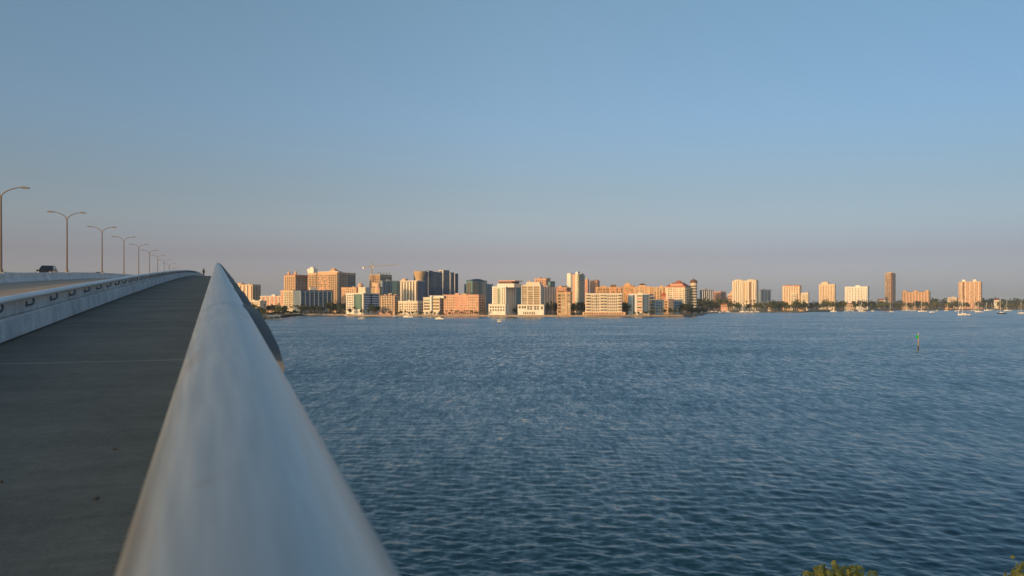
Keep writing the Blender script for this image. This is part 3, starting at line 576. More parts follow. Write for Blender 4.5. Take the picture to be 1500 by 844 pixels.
def make_crane():
    d = 1380; root = empty('tower_crane', (px2x(544.3, d), d+4, LAND)); tag(root, 'pale yellow tower crane with long jib above the unfinished tower', 'crane')
    H = py2z(391.5, d)-LAND
    def lattice(bm, p, q, hw, r, n, up=Vector((0, 0, 1))):
        p, q = Vector(p), Vector(q); ax = (q-p).normalized(); u = ax.orthogonal().normalized() if abs(ax.z) > .9 else Vector((0, 0, 1)); u = (u-ax*u.dot(ax)).normalized(); v = ax.cross(u)
        cs = [(u*a+v*c)*hw for a, c in ((-1,-1),(1,-1),(1,1),(-1,1))]
        for c in cs: bar(bm, p+c, q+c, r)
        for i in range(n):
            a, c = p.lerp(q, i/n), p.lerp(q, (i+1)/n)
            for k in range(4):
                bar(bm, a+cs[k], c+cs[(k+1)%4], r*.7); bar(bm, a+cs[k], a+cs[(k+1)%4], r*.7)
    bm = NB(); lattice(bm, (0, 0, 0), (0, 0, H), .9, .15, 28); obj('mast', bm, 'yellow', root)
    jx = 37.2/K*d; rise = 4.5/K*d
    dr = Vector((jx, 14, rise*.75)); bm = NB(); lattice(bm, (1, 0, H+1.2), Vector((0, 0, H+1.2))+dr, .55, .13, 22); obj('jib', bm, 'yellow', root)
    bm = NB(); lattice(bm, (-1, 0, H+1), (-14, -5, H+.2), .6, .2, 7); obj('counter_jib', bm, 'yellow', root)
    bm = NB(); box(bm, -15.5, -13, -6.2, -3.8, H-3.2, H+1); obj('counterweight', bm, 'white', root)
    bm = NB(); lattice(bm, (0, 0, H), (0, 0, H+7.5), .6, .2, 4); obj('tower_head', bm, 'yellow', root)
    bm = NB(); bar(bm, (0, 0, H+7.5), Vector((0, 0, H+1.8))+dr*.75, .1); bar(bm, (0, 0, H+7.5), (-13, -4.6, H+.8), .1); obj('stay', bm, 'steel', root)
    bm = NB(); box(bm, .9, 2.6, -2.2, -.6, H-1.6, H+.6); obj('cab', bm, 'white', root)
make_crane()
# --- striped pair and navy tower
b = Bld('office_tower', 'blue glass office tower with thin pale stripes right of the unfinished tower', 557, 560, 586, 411.5, 1260, -56, 'bluegrey', cap='bluegrey', group=GB, units=1)
b.fins('R', 0, .55, 412.5, 445, 6, .7, 'winblue', .2, 'glass_strip'); b.fins('R', .55, 1, 412.5, 445, 5, .62, 'winteal', .2, 'glass_strip'); b.done()
b = Bld('office_tower', 'cream tower with white vertical fins and a small penthouse behind the low cream block', 586, 611, 622, 411.5, 1230, -22, 'tan', cap='white', group=GB, units=0)
b.fins('F', 586, 611, 412.5, 445, 6, .38, 'white', 1.4); b.g('F', 586, 611, 412.5, 445, 12, 11, .5, .55, 'winb', alt='win'); b.fins('R', 0, 1, 412.5, 445, 4, .8, 'winblue', .2, 'glass_strip'); b.vol('penthouse', 586.5, 592, 408, 411.5, 'peach', y0=4, D=8); b.done()
b = Bld('navy_tower', 'tall dark blue balconied tower in stepped vertical slabs with a round tan drum', 606, 612, 681, 400, 1290, -58, 'navy', cap='navy', group=GB, units=0)
STEP = [(.13, .24, 398.5, 1), (.24, .36, 396.2, 0), (.36, .50, 397.8, 1), (.50, .60, 399.0, 0), (.60, .77, 395.0, 1), (.77, .90, 398.0, 0)]
for ua, ub, yt, f in STEP:
    bm = NB(); box(bm, -11, 1.2+.8*f, b.D*ua, b.D*ub-.4, -1, b.fz(yt)); obj('slab_bay', bm, 'navy', b.root)
    b.g('R', ua+.012, ub-.03, yt+1.2, 446, 3, 15, .7, .55, 'winblue', t=.15, y0=1.2+.8*f, alt='win'); b.g('R', ua+.005, ub-.015, yt+1.2, 446, 1, 15, 1, .2, 'slate', 'balcony', .9, y0=1.2+.8*f)
for u, yt, yb in ((.24, 397, 445), (.60, 395, 445), (.615, 395, 412), (.77, 397, 432), (.795, 399, 430), (.90, 399, 445)):
    bm = NB(); box(bm, -1, 2.5, b.D*u-.35, b.D*u+.35, b.fz(yb), b.fz(yt)); obj('fin', bm, 'white', b.root)
for u, yt in ((.15, 397.3), (.40, 396.6), (.565, 394.6)):
    bm = NB(); box(bm, -8, 1, b.D*u, b.D*(u+.06), b.fz(yt+2), b.fz(yt)); obj('roof_screen', bm, 'cream', b.root)
bm = NB(); x_, y_ = 1, b.D*.065; lathe(bm, [(7, b.fz(446)), (7, b.fz(409)), (9.2, b.fz(403)), (10.4, b.fz(398.5)), (10.4, b.fz(397.4)), (8, b.fz(397.2))], (x_-4, y_), 24); obj('drum', bm, 'tan', b.root)
b.done()
b = Bld('office_tower', 'octagonal teal office tower with pale glass panels and a dark crown', 683, 692, 713, 411, 1330, -38, 'teal', cap='navy', group=GB, units=0)
b.g('F', 684, 690, 414, 446, 1, 1, .9, 1, 'wingrey', 'glass_panel', .3); b.g('R', .02, .34, 413, 446, 1, 1, .9, 1, 'wingrey', 'glass_panel', .3); b.fins('R', .36, .64, 412, 446, 3, .6, 'winteal', .4, 'glass_strip'); b.g('R', .66, .97, 413, 446, 1, 1, .9, 1, 'wingrey', 'glass_panel', .3); b.roof(683, 692, 408.3, 411, 'navy', part='crown', over=-1, ridge=.8)
b.vol('side_wing', 679, 684, 416, None, 'navy', y0=2, D=18); b.done()
b = Bld('office_block', 'grey blank sided office block between the octagonal tower and the white tower', 705, 711, 722, 416.5, 1400, -34, 'bluegrey', cap='bluegrey', group=GB, units=1)
b.bands('R', .05, .95, 418, 446, 9, .25, 'dgrey', .1, 'ribbon_window'); b.done()
# --- front row
b = Bld('apartment_block', 'narrow peach apartment block with red roof trim right of the white office', 557.5, 578, 585, 433, 1015, -24, 'peach', cap='brown', group=GB, units=1)
b.balc('F', 558, 576.5, 434.5, 455.5, 4, 6, 'peach', .8); b.fins('F', 558, 577, 433, 456, 5, .16, 'cream', 1.6, 'pier'); b.g('R', .1, .9, 435, 455, 2, 6, .5, .5, 'win'); b.vol('podium', 557, 574, 456, None, 'pink', y0=-4, D=8)
for p in (561, 567, 576): b.vol('roof_tower', p, p+3, 431.2, 433, 'pink', y0=2, D=4)
b.done()
b = Bld('office_building', 'low cream waterfront block with small square windows', 583.5, 611.5, 621, 441.5, 1005, -22, 'cream', cap='white', group=GB, units=1)
b.g('F', 584.5, 591, 444, 459, 2, 4, .45, .5, 'win', alt='winb'); b.g('F', 592, 604.5, 444, 459, 4, 4, .36, .42, 'winb', alt='win'); b.g('F', 605, 611, 444, 459, 2, 4, .5, .5, 'win'); b.g('R', .1, .9, 444, 459, 3, 4, .4, .5, 'winblue'); b.done()
b = Bld('office_building', 'cream terraced building with open balconies and a white central fin', 620, 644, 650, 436, 1000, -22, 'cream', cap='cream', group=GB, units=1)
b.g('F', 621, 631, 438, 455, 1, 4, .97, .55, 'win', 'balcony_opening', alt='winteal'); b.g('F', 633.5, 643.5, 436.5, 455, 1, 4, .97, .55, 'win', 'balcony_opening', alt='winb'); b.fins('F', 631, 633.3, 433.3, 459, 1, 1, 'white', 2.2); b.vol('upper_terrace', 632, 649, 433.8, 437, 'white', y0=1.5, D=12, cap='white'); b.vol('podium', 620, 644, 456, None, 'cream', y0=-3, D=8); b.g('R', .1, .9, 437, 457, 2, 5, .5, .5, 'win'); b.done()
b = Bld('apartment_block', 'long pink waterfront apartment building with arched ground floor', 650, 701, 711.5, 432.3, 990, -17, 'pink', cap='pink', group=GB, units=2)
b.g('F', 651, 666, 434, 457, 5, 6, .4, .45, 'winb', alt='win'); b.g('F', 666.5, 673, 434, 457, 1, 6, .95, .5, 'salmon', 'loggia', alt='win'); b.g('F', 674, 684, 435.5, 457, 4, 6, .4, .45, 'salmon', alt='winb'); b.g('F', 685, 700, 434, 457, 5, 6, .4, .45, 'winb', alt='winpale')
b.vol('roof_tower', 676, 683.5, 430.8, 433, 'peach', y0=-.6, D=8, cap='peach'); b.g('F', 652, 700, 457, 461, 15, 1, .4, .75, 'brown', 'arch'); b.g('R', .08, .95, 434, 457, 3, 6, .5, .5, 'winb'); b.done()
b = Bld('office_tower', 'white stepped tower with a tall glass slot and brown rooftop crown', 721, 741, 756, 420.3, 985, -24, 'white', cap='white', group=GB, units=0)
b.g('F', 722.3, 728, 421.5, 446, 2, 9, .42, .52, 'win', alt='winb'); b.g('F', 728.6, 733, 422.5, 447, 2, 1, .92, 1, 'winteal', 'glass_slot', .3); b.g('F', 734.5, 740.5, 421.5, 446, 2, 9, .42, .52, 'win', alt='winb'); b.g('R', .08, .95, 421.5, 456, 4, 12, .27, .36, 'winblue')
b.vol('upper_step', 727, 752, 416, 421, 'white', y0=2.5, D=b.D-5, cap='white'); b.vol('crown', 729, 748, 412, 416, 'brown', y0=4, D=b.D-9); b.vol('crown', 728.5, 753, 410.8, 412.2, 'pink', y0=3.2, D=b.D-8); b.vol('podium', 718, 742.5, 446, None, 'white', y0=-4.5, D=9, cap='cream')
b.g('F', 719, 742, 448, 456.5, 6, 2, .45, .5, 'win', y0=-4.5); b.done()
b = Bld('office_block', 'dark teal glass block between the white tower and the cream gridded tower', 752, 755, 766, 421.5, 1180, -32, 'teal', cap='navy', group=GB, units=0)
b.fins('R', 0, 1, 422, 446, 4, .6, 'winteal', .3, 'glass_strip'); b.done()
b = Bld('office_tower', 'cream framed tower with brown window grid and wide podium', 764, 792, 796, 417.5, 980, -14, 'cream', cap='cream', group=GB, units=0)
for a_, c_ in ((764.8, 772.3), (773, 781), (782, 791)):
    b.g('F', a_, c_, 419.5, 452, 1, 12, .94, .68, 'winb', 'window_band', .12, alt='wingrey'); b.g('F', a_, c_, 419.5, 452, 4, 12, .16, .9, 'tan', 'mullion', .3)
b.fins('F', 764, 765, 417, 455, 1, 1, 'white', 1.2); b.fins('F', 790.8, 792, 417, 455, 1, 1, 'white', 1.2); b.fins('F', 781, 782, 418, 455, 1, 1, 'white', 1); b.vol('crown', 770.5, 790, 413.8, 418, 'cream', y0=2, D=12, cap='cream'); b.vol('crown', 773, 777, 411.5, 414, 'peach', y0=3, D=5)
b.vol('podium', 759.5, 797.5, 446.7, None, 'white', y0=-4, D=9, cap='cream'); b.g('F', 760.5, 764.3, 448, 452.5, 1, 1, .9, .8, 'win', y0=-4); b.g('F', 765, 772, 448, 452.5, 2, 1, .9, .8, 'win', y0=-4); b.g('F', 773, 781, 448, 454, 2, 2, .9, .6, 'win', y0=-4); b.g('F', 783, 791, 448, 454, 2, 2, .9, .6, 'win', y0=-4); b.g('F', 793, 796.5, 448, 454, 1, 1, .8, .8, 'win', y0=-4); b.g('F', 767, 785, 456.5, 461, 7, 1, .55, .8, 'winb', 'shopfront', y0=-4); b.done()
b = Bld('office_tower', 'pinkish slab tower with a slanted dark top behind the cream gridded tower', 783, 800, 806, 408.5, 1350, -24, 'pink', cap='pink', group=GB, units=1)
b.fins('F', 784, 800, 410, 440, 5, .4, 'brown', .2, 'window_strip')
bm = NB(); prism(bm, [(2, b.H), (2, b.H+2), (10, b.H+.5), (10, b.H)], -2.5, 5); obj('slanted_roof', bm, 'dgrey', b.root); b.done()
b = Bld('office_tower', 'small teal topped tower peeping over the blue striped office', 803, 806, 813, 412.5, 1300, -34, 'teal', cap='navy', group=GB, units=0); b.fins('R', 0, 1, 413, 440, 3, .5, 'winteal', .3, 'glass_strip'); b.done()
b = Bld('office_building', 'blue grey glass office with white vertical stripes behind dark trees', 790, 793, 815.5, 420.7, 1130, -48, 'bluegrey', cap='pink', group=GB, units=1)
b.fins('R', .02, .98, 421.5, 452, 9, .72, 'winblue', .3, 'glass_strip'); b.fins('R', .02, .98, 421.5, 452, 9, .12, 'white', .7); b.done()
b = Bld('office_building', 'salmon building half hidden behind the narrow tan block', 815, 830, 836, 421.5, 1120, -22, 'salmon', cap='orange', group=GB, units=2); b.g('F', 816, 830, 423, 440, 5, 5, .4, .5, 'winb'); b.vol('roof_tower', 818.5, 822.5, 418.5, 422, 'orange', D=6); b.done()
b = Bld('apartment_block', 'narrow tan waterfront block with pale curtained windows', 816.5, 835.5, 838, 428.5, 985, -12, 'tan', cap='orange', group=GB, units=0)
b.g('F', 817, 822, 430.5, 459, 1, 6, .65, .55, 'winb', alt='win'); b.g('F', 822.5, 828, 430.5, 457, 1, 6, .85, .6, 'winpale', 'window_bay', .5); b.g('F', 831, 836, 430.5, 457, 1, 6, .85, .6, 'winpale', 'window_bay', .5); b.fins('F', 828.3, 830.6, 428, 460, 1, 1, 'peach', .9)
b.vol('roof_unit', 817, 824.5, 426.2, 428.4, 'brown', y0=2, D=7); b.vol('roof_unit', 828, 836, 426.9, 428.4, 'brown', y0=2, D=7); b.done()
b = Bld('apartment_tower', 'tall white finned tower with green glass curved side', 830.8, 848, 856.5, 402, 1330, -26, 'peach', cap=None, group=GB, units=0)
b.vol('fin_wall', 830.8, 836.3, 400.2, None, 'white', y0=-1, D=16); b.vol('fin_wall', 843.3, 846.8, 398.3, None, 'white', y0=-1, D=10); b.fins('F', 836.5, 838.5, 403, 444, 1, 1, 'bluegrey', .3); b.g('F', 839, 843, 403, 444, 1, 14, .8, .5, 'pink'); b.g('F', 844.5, 848, 402, 444, 1, 14, .8, .6, 'winteal', t=1.2)
b.g('R', .03, .97, 402.5, 444, 2, 14, .92, .62, 'winteal', 'window_band', .2); b.bands('R', 0, 1, 402, 444, 14, .25, 'grey', .6, 'balcony'); b.vol('penthouse', 846, 851, 400.3, 402, 'grey', y0=3, D=10); b.done()
b = Bld('apartment_tower', 'pink slab tower beside the green glass tower', 854.5, 861, 863, 410, 1420, -18, 'pink', cap='salmon', group=GB, units=1); b.g('F', 855, 861, 411, 440, 2, 10, .45, .5, 'salmon'); b.done()
b = Bld('apartment_tower', 'pink striped tower behind the orange terrace building', 864, 876, 878.5, 411.5, 1440, -18, 'pink', cap='salmon', group=GB, units=2); b.fins('F', 864.5, 876, 412.5, 440, 4, .5, 'salmon', .3, 'window_strip'); b.fins('F', 874.8, 876, 409.5, 440, 1, 1, 'brown', .8); b.done()
b = Bld('apartment_block', 'big cream waterfront apartment building with dark central balconies', 857.5, 911, 914, 430.3, 972, -9, 'cream', cap='white', group=GB, units=1)
b.balc('F', 858, 867, 431.5, 457, 1, 6, 'cream', .8); b.g('F', 867, 878.5, 431.5, 457, 4, 6, .42, .45, 'winb', alt='win'); b.balc('F', 879.5, 889, 431.5, 457, 1, 6, 'cream', .95); b.g('F', 889.3, 904.5, 431.5, 457, 5, 6, .42, .45, 'winb', alt='win'); b.balc('F', 905.5, 911, 431.5, 457, 1, 6, 'cream', .95)
b.fins('F', 866.5, 890.5, 430.5, 457, 2, .05, 'white', 1); b.vol('podium', 853.5, 916, 457.3, None, 'peach', y0=-4, D=10); b.g('F', 855, 914, 458, 461.5, 16, 1, .5, .7, 'brown', 'arch', y0=-4); b.done()
# --- orange complex
b = Bld('terrace_block', 'orange apartment terrace above the big cream building', 872.5, 911, 913, 421, 1120, -10, 'orange', cap='orange', group=GB, units=2, D=24); b.g('F', 874, 911, 422, 430.5, 14, 2, .45, .55, 'winb', alt='salmon'); b.fins('F', 873, 912, 420.5, 432, 6, .1, 'peach', 1, 'pier'); b.vol('roof_tower', 894.5, 902, 417, 420.8, 'brown', y0=4, D=7); b.done()
b = Bld('apartment_block', 'orange block with a pinnacled turret left of the dark glass building', 912, 927, 930, 419, 1110, -14, 'orange', cap='orange', group=GB, units=1); b.vol('turret', 915, 923.5, 416.4, 420, 'orange', y0=-1, D=8, cap='peach'); b.drum('pinnacle', 919.2, 1.5, 414.2, 416.5, 'peach', y=3, dome=1.2, spire=2); b.g('F', 913, 927, 421, 452, 5, 11, .4, .5, 'winb', alt='salmon'); b.fins('F', 912.2, 913.6, 420, 452, 1, 1, 'tan', .6); b.done()
b = Bld('apartment_block', 'orange block with brown hipped turret roof behind the dark glass building', 926, 955, 958, 420.5, 1105, -12, 'orange', cap='peach', group=GB, units=0)
b.vol('turret', 936, 946, 417.5, 421, 'peach', y0=-1, D=10); b.roof(936, 946.5, 415.2, 417.5, 'brown', y0=-1, D=10); b.g('F', 927, 955, 422.5, 450, 10, 10, .42, .5, 'winpale', alt='salmon'); b.fins('F', 927, 955, 420, 450, 4, .12, 'cream', 1.2, 'pier'); b.done()
b = Bld('apartment_block', 'orange and cream ornate block with arched red gable left of the red roofed rotunda building', 955.5, 977, 979, 421, 1090, -12, 'orange', cap='peach', group=GB, units=1)
b.fins('F', 956, 977, 420, 452, 5, .22, 'cream', 1.2, 'pier'); b.g('F', 956, 977, 422, 450, 8, 10, .42, .5, 'winb', alt='winpale'); b.roof(968, 976.5, 428.5, 433.5, 'red', y0=-3, D=6, part='gable_roof'); b.vol('gable', 968.5, 976, 433.5, None, 'salmon', y0=-2.4, D=5); b.done()
b = Bld('apartment_block', 'cream building with red tiled crown and round domed rotunda at its corner', 975.5, 1003.5, 1011, 419, 1060, -24, 'cream', cap='red', group=GB, units=0)
b.roof(977, 1003, 413.5, 419, 'red', ridge=.55); b.vol('attic', 981.5, 1000, 415.6, 419, 'pink', y0=1, D=14); b.roof(986.5, 998, 410.6, 415.6, 'red', y0=4, D=12, ridge=.3)
b.g('F', 978, 985, 422, 453, 3, 10, .42, .5, 'winb', alt='salmon'); b.g('F', 986, 994, 422, 453, 3, 10, .42, .5, 'salmon', alt='winpale'); b.g('F', 995, 1003, 422, 453, 3, 10, .42, .5, 'winb', alt='winpale'); b.bands('F', 976, 1003.5, 419.5, 421, 1, 1, 'salmon', .9, 'cornice'); b.balc('R', .05, .95, 421, 455, 2, 10, 'cream', .9); b.fins('F', 985, 986, 421, 455, 1, 1, 'white', .7)
rt = b.drum('rotunda', 1010.5, 5.0, 413.5, None, 'cream', y=b.D*.75, n=20)
for j in range(9):
    zj = b.fz(418+4.1*j); bm = NB(); lathe(bm, [(5.06/K*1060, zj-1.6), (5.06/K*1060, zj)], (b.fx(1010.5), b.D*.75), 20); obj('window_band', bm, 'winb', rt)
bm = NB(); r_ = 5.6/K*1060; lathe(bm, [(r_, b.fz(414)), (r_, b.fz(413))]+[(r_*math.cos(a), b.fz(413)+r_*.8*math.sin(a)) for a in [math.pi/2*k/7 for k in range(1, 7)]]+[(.2, b.fz(413)+r_*.8), (.15, b.fz(413)+r_*.8+3)], (b.fx(1010.5), b.D*.75), 20); obj('dome', bm, 'brown', rt); b.done()
b = Bld('office_building', 'narrow modern building of white fins and dark blue glass beside the big cream block', 920.5, 951, 957.5, 431, 985, -18, 'cream', cap='white', group=GB, units=0)
b.vol('teal_wing', 920.5, 927.5, 432, None, 'paleblue', y0=-2, D=14); b.fins('F', 928, 929.6, 432, 459, 1, 1, 'navy', .4); b.fins('F', 930, 933, 430.5, 459, 1, 1, 'white', 1); b.g('F', 933.5, 940.5, 431.5, 457, 1, 6, .9, .5, 'win', 'balcony_opening', alt='salmon'); b.fins('F', 941, 950.5, 431.5, 458, 3, .96, 'winblue', .5, 'glass_strip'); b.balc('R', .05, .95, 432, 457, 1, 5, 'bluegrey', .95); b.vol('penthouse', 934, 941, 428.6, 431, 'cream', y0=2, D=9); b.done()
b = Bld('office_building', 'low pale blue waterfront building with an orange lit bay', 957, 960, 1000, 439.8, 1000, -50, 'paleblue', cap='paleblue', group=GB, units=0)
b.g('R', .02, .26, 441.5, 458, 3, 4, .45, .5, 'winblue'); b.g('R', .55, .97, 441.5, 458, 6, 4, .5, .5, 'winblue', alt='win')
bm = NB(); box(bm, -1, 7, b.D*.31, b.D*.50, -1, b.fz(437.8)); obj('bay', bm, 'peach', b.root); b.g('R', .48, .56, 440, 459, 1, 1, 1, 1, 'cream', 'fin', .6)
for j in range(4): b.rec.setdefault(('window', 'winb'), []).append(((-1+4, b.D*.31, b.fz(441.5+4*j+1)), 0, (4, .15, 2)))
b.done()
# --- right cluster
b = Bld('office_building', 'dark blue office with white fins behind the marina', 1025, 1027, 1045, 424.5, 1900, -62, 'navy', cap='white', group=GB, units=2); b.fins('R', .03, .97, 425.5, 442, 6, .25, 'white', 1.2); b.g('R', .03, .97, 425.5, 442, 1, 7, 1, .5, 'winblue', 'ribbon_window', .15); b.done()
b = Bld('apartment_block', 'orange pink block with a grey shaded side right of the dark blue office', 1045.5, 1056, 1063.5, 427.5, 1950, -46, 'salmon', cap='pink', group=GB, units=1); b.g('F', 1046, 1056, 429, 441, 5, 5, .4, .5, 'winb'); b.g('R', .1, .9, 430, 441, 3, 5, .6, .5, 'winblue'); b.done()
b = Bld('domed_house', 'small pink house with a pale dome left of the twin cream tower', 1066, 1073, 1074, 431, 1800, -40, 'pink', cap='white', group=GB, units=0, D=14); b.drum('dome', 1070.5, 2.6, 428.5, 431.2, 'pink', y=6, dome=.9); b.g('F', 1066.5, 1073, 432.5, 440, 4, 2, .4, .5, 'win'); b.done()
b = Bld('apartment_tower', 'wide twin cream apartment tower with rounded crowns and striped balconies', 1072.5, 1108, 1111, 411, 1700, -33, 'cream', cap=None, group=GB, units=0)
b.fins('F', 1073, 1089.5, 411.5, 443, 5, .42, 'cream', 2.2, 'pier'); b.fins('F', 1092, 1108, 411.5, 443, 5, .42, 'cream', 2.2, 'pier'); b.balc('F', 1073, 1089.5, 412, 443, 5, 15, 'tan', .56, 1.2); b.balc('F', 1092, 1108, 412, 443, 5, 15, 'tan', .56, 1.2); b.fins('F', 1098.5, 1100.3, 413, 447, 1, 1, 'brown', 2.6, 'dark_slot'); b.fins('F', 1089.6, 1091.6, 413, 443, 1, 1, 'tan', .4)
for p in (1081, 1100): b.drum('crown', p, 7.5, 409.6, 411.2, 'cream', y=9, dome=.12); b.vol('roof_unit', p-2, p+2, 408.6, 409.6, 'peach', y0=6, D=6)
b.done()
b = Bld('office_building', 'blue grey block with dark glass bands right of the twin cream tower', 1111, 1114, 1129.5, 424.5, 2100, -64, 'bluegrey', cap='navy', group=GB, units=1); b.fins('R', .05, .95, 425.5, 441, 3, .7, 'winblue', .3, 'glass_strip'); b.bands('R', .05, .95, 425.5, 441, 8, .2, 'bluegrey', .5, 'floor_band'); b.done()
b = Bld('apartment_tower', 'peach stepped tower with reddish crown above the right shore trees', 1146, 1172, 1174, 418.8, 1700, -34, 'peach', cap='salmon', group=GB, units=0)
b.fins('F', 1146.5, 1172, 419.5, 442, 7, .4, 'cream', 1.8, 'pier'); b.g('F', 1146.5, 1172, 419.5, 442, 7, 11, .45, .5, 'winb', alt='salmon'); b.vol('front_wing', 1158, 1168, 429.5, None, 'cream', y0=-5, D=8); b.g('F', 1158.5, 1167.5, 431, 442, 4, 5, .4, .5, 'winb', y0=-5)
for p in (1150, 1161): b.roof(p, p+8, 416.8, 418.8, 'salmon', y0=3, D=10)
b.done()
b = Bld('apartment_block', 'low cream block stepping down right of the peach reddish crowned tower', 1173, 1184, 1185.5, 429.5, 1690, -36, 'cream', cap='white', group=GB, units=1); b.g('F', 1174, 1184, 431, 441, 5, 5, .42, .5, 'winb'); b.done()
b = Bld('apartment_tower', 'narrow cream tower with a raised peaked left half', 1199.5, 1223, 1224.5, 416.5, 2050, -36, 'cream', cap='peach', group=GB, units=0)
b.vol('upper_step', 1203, 1213, 413.6, 417, 'cream', y0=0, D=14); b.roof(1204, 1212, 411.8, 413.6, 'peach', y0=1, D=10); b.fins('F', 1200, 1223, 417.5, 441, 6, .4, 'peach', 1.6, 'pier'); b.g('F', 1200, 1223, 418, 441, 6, 12, .5, .5, 'winb', alt='winpale'); b.done()
b = Bld('apartment_block', 'broad white apartment block with vertical piers on the right shore', 1237.5, 1271, 1273.5, 420, 2000, -38, 'white', cap='white', group=GB, units=0)
b.fins('F', 1238, 1271, 421, 445, 8, .34, 'white', 2, 'pier'); b.g('F', 1238, 1271, 421, 445, 8, 10, .5, .5, 'wingrey', alt='winb'); b.vol('penthouse', 1252.5, 1259, 417.8, 420, 'white', y0=4, D=8); b.done()
b = Bld('slim_tower', 'tall slim tan tower with a reddish striped side standing alone', 1296, 1304.5, 1312, 400.5, 2120, -52, 'taupe', cap='salmon', group=GB, units=1)
b.g('F', 1297, 1304, 403, 440, 3, 14, .4, .5, 'winb', alt='taupe'); b.fins('R', 0, .36, 402, 443, 1, 1, 'salmon', .8, 'red_strip'); b.fins('R', .42, .95, 402, 443, 4, .5, 'winblue', .3, 'glass_strip'); b.bands('R', .4, 1, 402, 443, 16, .3, 'grey', .7, 'balcony'); b.vol('penthouse', 1299, 1306, 398.8, 400.5, 'tan', y0=3, D=8); b.done()
b = Bld('apartment_block', 'wide pinkish block with three arched crowns right of the slim tower', 1321, 1361, 1363, 427.5, 2140, -38, 'tan', cap='brown', group=GB, units=0)
b.fins('F', 1321.5, 1361, 428, 446, 9, .36, 'pink', 2, 'pier'); b.g('F', 1321.5, 1361, 428.5, 446, 9, 8, .5, .5, 'winb', alt='win')
for p in (1325, 1341, 1358): b.drum('arched_crown', p, 3, 426.2, 428, 'peach', y=3, dome=.5)
b.done()
b = Bld('apartment_block', 'low yellow block left of the large peach tower with two white rooftop boxes', 1388, 1402, 1403, 436, 2350, -36, 'cream', cap='peach', group=GB, units=1); b.g('F', 1389, 1402, 437, 444, 6, 3, .5, .5, 'winb'); b.done()
b = Bld('apartment_tower', 'large peach tower with two white rooftop boxes near the right edge', 1404, 1437, 1438.5, 412.5, 2300, -38, 'tan', cap='peach', group=GB, units=0)
for p in (1409, 1425): b.vol('roof_box', p, p+5, 409.3, 412.5, 'white', y0=1, D=9)
b.fins('F', 1405, 1437, 413, 444, 5, .2, 'cream', 2, 'pier'); b.fins('F', 1409.5, 1413, 413, 444, 1, .5, 'brown', .3, 'dark_slot'); b.fins('F', 1425.5, 1429, 413, 444, 1, .5, 'brown', .3, 'dark_slot'); b.g('F', 1405, 1437, 414, 444, 10, 14, .5, .45, 'salmon', alt='winb'); b.vol('podium', 1403, 1440, 443, None, 'pink', y0=-6, D=14); b.done()
HOUSES = [(1056, 1066, 446.5, 1600, 'pink', 'house with red tiled roof behind the marina trees'), (1125, 1132, 450.5, 1530, 'cream', 'small cream shore house below the palms right of the moored motorboats'), (1170, 1178, 450, 1545, 'peach', 'small peach shore house below the reddish crowned tower'),
 (1284, 1297, 440, 2060, 'white', 'white house with red roof left of the slim tower'), (1340, 1350, 448, 2085, 'pink', 'low pink shore house below the three arched block'), (1384, 1396, 447, 2100, 'orange', 'low orange shore house behind the moored sailboats'), (1456, 1464, 440, 2280, 'white', 'white house on the wooded rise near the right edge'), (1462, 1475, 448, 2180, 'tan', 'low tan shore house near the right edge'), (1240, 1252, 446, 1850, 'tan', 'tan shore house below the broad white block')]
for x0, x1, yt, d, m_, lb in HOUSES:
    b = Bld('house', lb, x0, x1, x1+1, yt, d, -30, m_, D=11, cap=None, units=0, group='houses along the right shore', cat='house'); b.roof(x0, x1, yt-2.2, yt, 'red' if m_ != 'cream' else 'tan', over=.8); b.g('F', x0+.5, x1-.5, yt+1, yt+4, 4, 1, .45, .7, 'win', t=.1); b.done()

